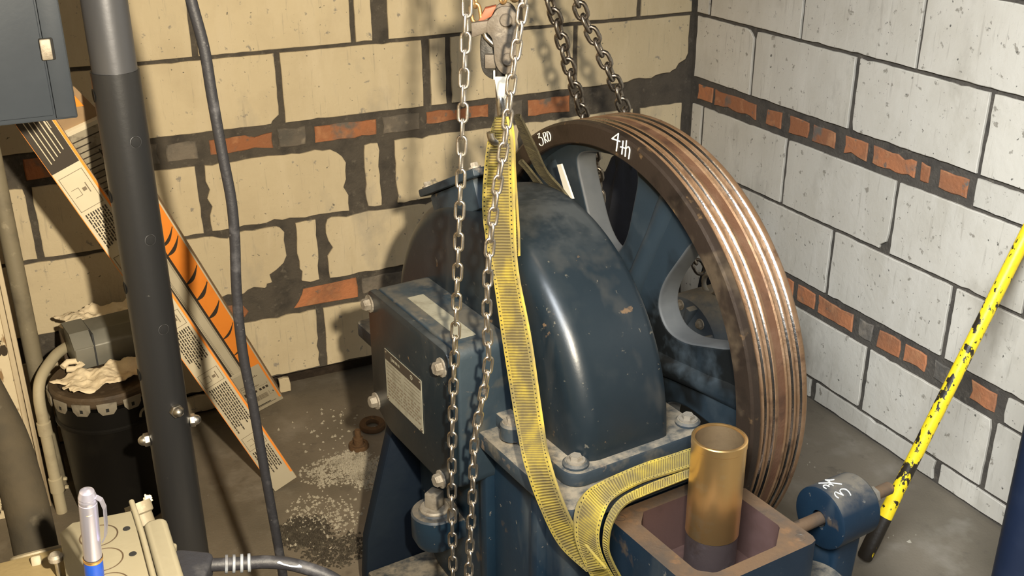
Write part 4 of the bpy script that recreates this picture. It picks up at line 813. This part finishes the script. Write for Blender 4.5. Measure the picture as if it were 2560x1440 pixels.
# ================================================================ bucket, rags, tin box, carton behind
bx_,by_=-1.910,-.375
bk=empty('bucket',(bx_,by_,0),0,'black plastic bucket with dirty tabbed lid beside the leaning cartons','bucket')
lathe('bucket_body',[(0,.004),(.122,.0),(.126,.004),(.137,.27),(.139,.275),(.144,.277),(.144,.283),(.139,.286),(.141,.335),(0,.335)],Mt['bucket'],bk,64)
lathe('lid',[(0,.366),(.118,.364),(.124,.371),(.140,.372),(.146,.367),(.147,.352),(.142,.345)],Mt['lid'],bk,64)
for k in range(14):
    a=2*math.pi*(k+.3)/14
    M4=Matrix.Rotation(a,4,'Z')@Matrix.Translation((.1475,0,.338))
    prism('lid_tab',[(-.026,.022),(-.024,.004),(-.014,-.008),(.014,-.008),(.024,.004),(.026,.022)],-.0005,.0035,Mt['lid_tab'],bk,M4@Matrix(((0,0,1,0),(1,0,0,0),(0,1,0,0),(0,0,0,1))),bev=.001)
    boxo('tab_slot',(.1505,-.004,.338),(.1515,.004,.347),Mt['hole'],bk,0,M4=Matrix.Rotation(a,4,'Z'))
ha=math.atan2(-.75,.18); hc=Vector((.141*math.cos(ha+.35),.141*math.sin(ha+.35),.298))
tube('handle_ear',[hc+frame((0,0,0),(math.cos(ha+.35),math.sin(ha+.35),0)).to_3x3()@Vector((.016*math.cos(t),.016*math.sin(t),.004)) for t in[math.pi*q/8 for q in range(9)]],.0035,Mt['lid_tab'],bk,8)
def cloth(name,loc_,sx_,sy_,seed,label,hgt=.012,rot=0.0,mtl='rag',group=None):
    from mathutils import noise
    n=36; V=[];Fc=[]
    for j in range(n+1):
        for i in range(n+1):
            u,v=i/n-.5,j/n-.5; e=1+.28*noise.noise(Vector((u*5+seed,v*5,seed)))
            x,yv=u*sx_*e,v*sy_*e
            z=hgt*(.9+noise.fractal(Vector((x*22+seed,yv*22,seed*3)),1,2,4))+.35*hgt*abs(noise.noise(Vector((x*60,yv*60,seed)))); z=max(z,.0)
            V.append(Vector((x,yv,z)))
    for j in range(n):
        for i in range(n): q=j*(n+1)+i; Fc.append((q,q+1,q+n+2,q+n+1))
    M4=Matrix.Rotation(rot,4,'Z'); V=[M4@v for v in V]; k=len(V); V2=[v-Vector((0,0,.0022)) for v in V]
    Fb=[tuple(i+k for i in f_[::-1]) for f_ in Fc]
    rim=[i for i in range(n)]+[n+(n+1)*j for j in range(n)]+[(n+1)*(n+1)-1-i for i in range(n)]+[(n+1)*(n-j) for j in range(n)]
    Fs=[(rim[i],rim[(i+1)%len(rim)],k+rim[(i+1)%len(rim)],k+rim[i]) for i in range(len(rim))]
    o=obj(name,V+V2,Fc+Fb+Fs,Mt[mtl],None,70); o.location=loc_; return tag(o,label,'rag',group)
cloth('rag',(-1.918,-.352-.05,.373),.185,.105,1.3,'cream cleaning rag crumpled on the bucket lid',.014,.25)
tube('rag_roll',[(0,0,0)]*0+[Vector(q)-Vector((0,0,0)) for q in((-1.998,-.335,.392),(-1.985,-.325,.398),(-1.965,-.325,.396),(-1.955,-.338,.390),(-1.970,-.346,.386),(-1.99,-.343,.388))],.008,Mt['rag'],bpy.data.objects['rag'],8)
rr0=bpy.data.objects['rag_roll']; rr0.data.transform(Matrix.Translation(-Vector(bpy.data.objects['rag'].location)))
tb=empty('tin_box',(-1.868,-.270,.374),.16,'grey folded tin box lying on the bucket lid behind the rag','box')
prism('tin_body',[(-.05,0),(.05,0),(.05,.055),(.018,.082),(-.05,.086)],-.105,.15,Mt['tin'],tb,Matrix(((0,0,1,0),(-1,0,0,0),(0,1,0,0),(0,0,0,1))),bev=.003)
boxo('tin_seam',(-.062,-.052,.001),(-.058,.051,.0875),Mt['cab_dark'],tb,.001)
prism('tin_lip',[(-.052,.084),(.020,.084),(.052,.055),(.052,.058),(.021,.0875),(-.052,.0895)],-.107,-.06,Mt['tin'],tb,Matrix(((0,0,1,0),(-1,0,0,0),(0,1,0,0),(0,0,0,1))))
cloth('rag',(-1.872,-.150,.418),.205,.095,5.1,'cream rag lying behind the grey tin box against the wall',.018,.05)
st=boxo('wall_ledge',(-1.99,-.21,.0),(-1.73,-.115,.400),Mt['lid'],None,.006); tag(st,'dark crate behind the bucket carrying the rear rag','crate')
tl=empty('small_carton',(-1.772,-.31,0),.05,'teal carton with tan label on the floor between bucket and black post','carton')
boxo('carton_body',(-.026,-.05,0),(.026,.06,.22),Mt['teal'],tl,.003)
boxo('tan_label',(-.0268,-.0512,.045),(.0268,.061,.095),Mt['tan'],tl,0)
bk.scale=(.87,.87,1)
# ================================================================ left edge: peeling board, conduits
pb=empty('painted_board',(-2.09,-.30,0),0,'cream board with flaking paint standing at the left edge','board')
boxo('board_face',(-.36,-.012,0),(-.018,.02,2.2),Mt['oldwood'],pb,.003)
boxo('board_edge',(-.018,-.010,0),(-.006,.024,2.2),Mt['woodedge'],pb,.002)
boxo('board_edge',(-.005,-.006,0),(.006,.022,2.2),Mt['woodedge'],pb,.002)
def vtube(name,x,yv,z0,z1,r_,mt): return tube(name,[(x,yv,z0),(x,yv,z1)],r_,mt,None,20)
cA=vtube('wall_conduit',-2.058,-.20,0,2.2,.0205,Mt['conduit']); tag(cA,'olive grey conduit pipe rising straight beside the peeling board','pipe')
tB=empty('bent_conduit',(-2.055,-.34,0),0,'cream bent conduit pipe coming down in front of the bucket edge','pipe')
tube('pipe',smoothpath([(.075,.13,.385),(.045,.09,.385),(.008,.035,.365),(-.006,.005,.33),(-.008,-.002,.26),(-.008,-.002,.12),(-.008,-.002,.0)],6),.0135,Mt['conduit_l'],tB,16)
lathe('coupling',[(.0135,0),(.0165,.002),(.0165,.035),(.0135,.037)],Mt['conduit_l'],tB,20,Matrix.Translation((-.008,-.002,.225)))
lathe('coupling',[(.0135,0),(.0165,.002),(.0165,.04),(.0135,.042)],Mt['conduit_l'],tB,20,Matrix.Translation((-.008,-.002,.06)))
for zz in(.07,.095): hexbolt('clamp_screw',frame((.009,-.006,zz),(1,-.3,0)),Mt['conduit_l'],tB,.005,.010,False)
# ---------------- foreground conduit, coupling and junction box
cg=empty('foreground_conduit',D['conduit_big'][4],0,'dark thick conduit elbow ending in a clamp, lower left corner','pipe')
o_=Vector(D['conduit_big'][4])
tube('pipe',[q-o_ for q in smoothpath(D['conduit_big'],5)],.0262,Mt['conduit_dark'],cg,24)
pA,pB=Vector(D['conduit_big'][5]),Vector(D['conduit_big'][7]); ax=(pB-pA).normalized()
FM=frame(pA-o_,ax)
lathe('coupling',[(.0265,-.002),(.031,0),(.032,.006),(.029,.010),(.029,.05),(.0265,.055)],Mt['conduit'],cg,28,FM)
boxo('clamp_strap',(-.006,-.045,.004),(.006,.055,.018),Mt['conduit'],cg,.003,M4=FM@Matrix.Translation((0,0,.0)))
rv=Vector((RR.x,RR.y,0)).normalized()
for k in(0,1):
    hexbolt('clamp_bolt',frame(pA-o_+rv*.040+ax*(.012+.022*k)+Vector((0,0,.004)),rv),Mt['conduit'],cg,.010,.016,True)
    lathe('wing',[(0,.0),(.007,.0),(.007,.016),(0,.017)],Mt['conduit_l'],cg,12,frame(pA-o_+rv*.046+ax*(.012+.022*k),(rv+Vector((0,0,.3)))))
jz=D['jTR'][2]
jb=empty('junction_box',(D['jTR'][0],D['jTR'][1],jz),0,'cream junction box with round knockouts in front of the black post','electrical box')
# box runs towards the camera; cover on top
def jl(x,yv,z): return (x,yv,z)
boxo('box_body',(-.083,-.30,-.062),(.0,-.002,-.003),Mt['jbox'],jb,.008,3)
prism('cover',[(-.086,-.30),(-.001,-.30),(-.001,-.006),(-.070,.0),(-.086,-.016)],-.003,.0,Mt['jbox'],jb,bev=.001)
for k,yy in enumerate((-.042,-.092,-.142,-.192)):
    lathe('knockout',[(.0205,.0002),(.0209,.0005),(.0219,.0005),(.0223,.0002)],Mt['lid'],jb,36,Matrix.Translation((-.044,yy,0)))
for yy in(-.042,-.096,-.15): lathe('screw_hole',[(0,.0006),(.0042,.0006),(.0045,.0)],Mt['hole'],jb,16,Matrix.Translation((-.012,yy,.0002)))
tube('bead',smoothpath([(.001,.008,.004),(.003,-.06,.004),(.003,-.15,.004),(.003,-.30,.004)],4),.0034,Mt['jbox'],jb,10)
prism('side_cover',rrect(.008,-.30,.036,-.022,.010),-.04,-.008,Mt['jbox'],jb,bev=.006,seg=3)
boxo('side_lower',(.004,-.30,-.09),(.040,-.06,-.04),Mt['cab'],jb,.006)
boxo('mount_plate',(-.175,-.22,-.045),(-.083,.0,-.030),Mt['jbox_tan'],jb,.003)
boxo('support_channel',(-.075,-.20,-jz),(-.02,-.10,-.060),Mt['jbox_tan'],jb,.003)
sc=Matrix.Translation((-.094,-.062,.0))
lathe('screw_head',[(0,.004),(.006,.004),(.0085,.001),(.0085,-.004),(.004,-.006)],Mt['dull_zinc'],jb,16,sc)
lathe('screw_shank',[(0,-.045),(.0028,-.045),(.0028,.0),(0,.0)],Mt['zinc'],jb,10,sc)
for q in((-.088,-.09),(-.084,-.03)): lathe('screw_hole',[(0,.0006),(.003,.0006),(.0034,0)],Mt['hole'],jb,12,Matrix.Translation((q[0],q[1],-.029)))
# open pipe stub behind the box
s0,s1=Vector(D['stub0']),Vector(D['stub1'])
sb=empty('pipe_stub',s0,0,'short open pipe end with ragged rim behind the junction box','pipe')
FM=frame((0,0,0),(s1-s0))
lathe('pipe',[(.0125,.02),(.0125,.001),(.0165,-.002),(.0170,.004),(.0165,.012),(.0135,.014),(.0135,.16),(0,.16)],[Mt['conduit']],sb,28,FM)
lathe('pipe_mouth',[(0,.012),(.0126,.010)],Mt['lid'],sb,24,FM)
blob('burr',FM@Vector((.016,-.006,-.002)),.005,Mt['rag'],sb,.6,8,seed=2)
boxo('stub_support',(-.008,-.008,-s0.z+.0),(.008,.008,-.11),Mt['conduit_dark'],sb,.002,M4=Matrix.Translation(FM@Vector((0,0,.15)))@Matrix.Translation((0,0,.11-.02)))
# pen torch clipped in front
p0,p1=Vector(D['pen0']),Vector(D['pen2'])
pn=empty('pen_light',p1,0,'silver and blue pen torch with pocket clip standing on the junction box','torch')
FM=frame((0,0,0),(p0-p1)); Lp=(p0-p1).length
lathe('barrel',[(0,0),(.0088,.0),(.0098,.004),(.0098,Lp*.40),(.0095,Lp*.405)],Mt['pen_blue'],pn,32,FM,label='glossy blue barrel')
lathe('ring',[(.0099,Lp*.40),(.0103,Lp*.405),(.0103,Lp*.425),(.0099,Lp*.43)],Mt['brass'],pn,32,FM)
lathe('cap',[(.0093,Lp*.43),(.0093,Lp*.89),(.0089,Lp*.893),(.0089,Lp*.90),(.0093,Lp*.905),(.0093,Lp*.925),(.0089,Lp*.93),(.0089,Lp*.937),(.0092,Lp*.94),(.0072,Lp*.985),(.0034,Lp),(0,Lp)],Mt['pen_silver'],pn,32,FM)
cr=(FM.to_3x3().inverted()@rv); cr.z=0; cr.normalize()
cl=[(.008,.945),(.0130,.925),(.0160,.86),(.0160,.72),(.0145,.62),(.0115,.575)]
V=[];Fc=[]
sd=Vector((-cr.y,cr.x,0))
for q,h in cl:
    for s_,t_ in((-1,0),(1,0),(1,1),(-1,1)): V.append(FM@(cr*(q+t_*.0016)+sd*s_*.0032+Vector((0,0,Lp*h))))
for i in range(len(cl)-1):
    for k in range(4): Fc.append((4*i+k,4*i+(k+1)%4,4*i+4+(k+1)%4,4*i+4+k))
Fc+=[(3,2,1,0),tuple(4*(len(cl)-1)+k for k in range(4))]
obj('clip',V,Fc,Mt['pen_silver'],pn)
lathe('emblem',[(.0028,0),(.0042,.0003),(.0028,.0006)],Mt['brass'],pn,16,frame(FM@(Vector((0,0,Lp*.80))+(FM.to_3x3().inverted()@(Vector(D['cam']['pos'])-p1)).normalized()*.0093),(Vector(D['cam']['pos'])-p1)))
# plug and cord
pc=Vector(D['plug']); pg=empty('plug_and_cord',pc,0,'black rubber plug with ribbed strain relief and cord, bottom left','plug')
PM=Matrix.Identity(4)
fx=rv; fz=Vector((0,0,1)); fy=fz.cross(fx)
for k in range(3): PM[k][0]=fx[k];PM[k][1]=fy[k];PM[k][2]=fz[k];PM[k][3]=0
prism('plug_body',rrect(-.024,-.055,.027,.016,.010),-.022,.012,Mt['plug'],pg,PM@Matrix.Rotation(.12,4,'Y'),bev=.005,seg=3)
co=[q for q in smoothpath(D['cord'],8)]
tube('cord',[q-pc for q in co],.0085,Mt['rubber'],pg,14)
for k in range(4):
    i=9+k*3; t=(co[i+1]-co[i]).normalized()
    lathe('strain_rib',[(.0085,-.0022),(.0118,-.0016),(.0118,.0016),(.0085,.0022)],Mt['plug_grey'],pg,20,frame(co[i]-pc,t))
i=28; seg_=co[i:i+9]
V=[];Fc=[]
for k,q in enumerate(seg_):
    hw=.0075*math.sin(math.pi*(k+.3)/(len(seg_)-.2)); up=Vector((0,-.62,.78))
    for s_ in(-.9,.5):
        a=s_*hw/.0085; V.append(q-pc+(up*math.cos(a)+Vector((0,-.78,-.62))*math.sin(a+.35))*.0088)
for k in range(len(seg_)-1): Fc.append((2*k,2*k+1,2*k+3,2*k+2))
obj('worn_patch',V,Fc,Mt['white_tape'],pg,60,'pale worn patch on the cord')
fl=Vector(D['flange'])
boxo('outlet_flange',(-.018,-.06,-.045),(-.004,.022,.016),Mt['jbox'],jb,.004,3,M4=Matrix.Translation(fl-Vector((D['jTR'][0],D['jTR'][1],jz))+rv*.012)@PM@Matrix.Rotation(.15,4,'Y'))
# ================================================================ yellow bar
y0v,y1v=Vector(D['yel'][0]),Vector(D['yel'][1]); yd=(y1v-y0v); yl=yd.length
yb=empty('pry_bar',y0v,0,'yellow pry bar with chipped black paint leaning on the right wall','bar')
FM=frame((0,0,0),yd,(0,1,0))
V=[];Fc=[]; n=16
secs=[(-.012,.0125,.0165),(-.006,.0150,.0190),(.03,.0150,.0200),(.10,.0145,.0185),(.17,.0150,.0160),(.22,.0155,.0155),(yl+.03,.0155,.0155)]
for h,a,b_ in secs:
    for k in range(n):
        t=2*math.pi*k/n; V.append(FM@Vector((a*math.cos(t),b_*math.sin(t),h)))
Fc=[(i*n+k,i*n+(k+1)%n,i*n+n+(k+1)%n,i*n+n+k) for i in range(len(secs)-1) for k in range(n)]+[tuple(range(n))[::-1],tuple((len(secs)-1)*n+k for k in range(n))]
mi=[1 if i<3 else 0 for i in range(len(secs)-1) for k in range(n)]+[1,0]
obj('bar_shaft',V,Fc,[Mt['yellow_bar'],Mt['bar_black']],yb,50,None,mi)
rs=empty('floor_scrap',mw(.27,-.70,0),.5,'rusty flat scrap on the floor below the yellow bar tip','scrap')
boxo('scrap_plate',(-.045,-.02,0),(.05,.02,.012),Mt['rustbolt'],rs,.004)
# ================================================================ motor, cloth bundle, dark bundle behind the sheave
mo=empty('electric_motor',(-.37,-.72,0),.10,'dusty blue-grey motor with bolted end behind the sheave spokes','motor')
MX=Matrix.Translation((0,0,.30))@RX
lathe('motor_shell',[(0,-.14),(.06,-.14),(.075,-.13),(.105,-.115),(.128,-.105),(.135,-.09),(.135,.16),(.12,.18),(0,.18)],Mt['motor'],mo,40,MX)
for k in range(8):
    a=2*math.pi*(k+.35)/8
    boxo('end_rib',(-.135,-.010,.055),(-.100,.010,.125),Mt['motor'],mo,.005,M4=Matrix.Translation((0,0,.30))@Matrix.Rotation(a,4,'X'))
    hexbolt('bolt',Matrix.Translation((0,0,.30))@Matrix.Rotation(a+.39,4,'X')@LX(-.118,0,.112),Mt['dull_zinc'],mo,.010,.012)
boxo('motor_foot',(-.08,-.12,0),(.14,.12,.19),Mt['motor'],mo,.01)
tube('lifting_eye',[Vector((-.03+0*t,.028*math.cos(t),.455+.028*math.sin(t))) for t in[2*math.pi*q/16 for q in range(16)]],.007,Mt['dull_zinc'],mo,8,closed=True)
def drape(name,loc_,rx,ry,h,seed,label,mtl):
    from mathutils import noise
    V=[];Fc=[];n,mh_=40,26
    for j in range(mh_+1):
        t=j/mh_
        for i in range(n):
            a=2*math.pi*i/n; rr_=(.25+.75*math.sin(min(1,t*1.15)*math.pi/2))
            fold=1+.20*noise.noise(Vector((math.cos(a)*3+seed,math.sin(a)*3,t*2)))+.10*noise.noise(Vector((math.cos(a)*8,math.sin(a)*8+seed,t*5)))
            V.append(Vector((rx*rr_*fold*math.cos(a),ry*rr_*fold*math.sin(a),h*(1-t)*(1+.12*noise.noise(Vector((math.cos(a)*2,math.sin(a)*2,seed)))))))
    for j in range(mh_):
        for i in range(n): Fc.append((j*n+i,j*n+(i+1)%n,(j+1)*n+(i+1)%n,(j+1)*n+i))
    Fc.append(tuple(range(n))[::-1]); Fc.append(tuple(mh_*n+i for i in range(n)))
    o=obj(name,V,Fc,Mt[mtl],None,70); o.location=loc_; return tag(o,label,'cloth')
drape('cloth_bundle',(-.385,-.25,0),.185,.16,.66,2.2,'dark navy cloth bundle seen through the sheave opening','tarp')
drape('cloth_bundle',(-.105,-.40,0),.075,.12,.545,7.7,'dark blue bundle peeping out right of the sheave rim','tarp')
# ================================================================ floor bolt, washer, crumbs, oily dirt
fb=empty('anchor_bolt',D['floorpts']['bolt'],0,'rusty anchor bolt standing in its socket left of the machine','bolt')
lathe('socket',[(.024,.012),(.034,.014),(.036,.008),(.036,0)],Mt['rustbolt'],fb,24)
lathe('stud',[(0,.062),(.010,.062),(.0115,.058),(.0115,.036),(.018,.034),(.018,.012),(.024,.010)],Mt['rustbolt'],fb,20)
fb.scale=(.78,.78,.9)
ws=D['floorpts']['washer']; wo=lathe('washer',[(.017,.004),(.019,.011),(.035,.012),(.037,.008),(.037,.001),(.017,.001),(.017,.004)],Mt['rustbolt'],None,28,Matrix.Rotation(.10,4,'X')); wo.location=(ws[0]+.012,ws[1]+.030,.006); tag(wo,'rusty flat washer lying on the floor behind the anchor bolt','washer')
lst=[];rq=random.Random(5)
def chip(x,yv,s):
    a=rq.random()*6; P4=[]
    for k in range(5): P4.append(Vector((x+s*math.cos(a+1.256*k)*rq.uniform(.5,1),yv+s*math.sin(a+1.256*k)*rq.uniform(.5,1),0)))
    tp=Vector((x+rq.uniform(-.3,.3)*s,yv+rq.uniform(-.3,.3)*s,s*rq.uniform(.5,1.1)))
    return (P4+[tp],[(k,(k+1)%5,5) for k in range(5)])
for cx_,cy_,rx_,ry_,n_ in((D['floorpts']['deb1'][0],D['floorpts']['deb1'][1]+.02,.12,.09,900),(D['floorpts']['deb3'][0]-.02,D['floorpts']['deb3'][1],.06,.12,800),(D['floorpts']['deb2'][0],D['floorpts']['deb2'][1],.10,.12,260),(-1.45,-.70,.16,.16,140),(-1.35,-.25,.16,.15,60),(-.25,-1.1,.15,.3,30)):
    for _ in range(n_):
        a=rq.random()*6.283; q=math.sqrt(rq.random())*(.6+.4*rq.random()); x,yv=cx_+rx_*q*math.cos(a),cy_+ry_*q*math.sin(a)
        lst.append(chip(x,yv,rq.choice((.0025,.0035,.0035,.005,.007))))
V,Fc=join_data(lst); cr_=obj('plaster_crumbs',V,Fc,Mt['chips'],None); tag(cr_,'pale plaster crumbs scattered on the floor by the anchor bolt','debris',kind='stuff')
lst=[]
for cx_,cy_,rx_,ry_,n_ in((D['floorpts']['blob'][0],D['floorpts']['blob'][1],.075,.075,1500),(D['floorpts']['blob'][0]+.05,D['floorpts']['blob'][1]-.10,.09,.08,700)):
    for _ in range(n_):
        a=rq.random()*6.283; q=math.sqrt(rq.random())*(.55+.45*rq.random()); lst.append(chip(cx_+rx_*q*math.cos(a),cy_+ry_*q*math.sin(a),rq.choice((.003,.004,.006))))
V,Fc=join_data(lst); dr_=obj('oily_grit',V,Fc,Mt['dirt'],None); tag(dr_,'dark oily grit patch on the floor beside the hanging cable','debris',kind='stuff')
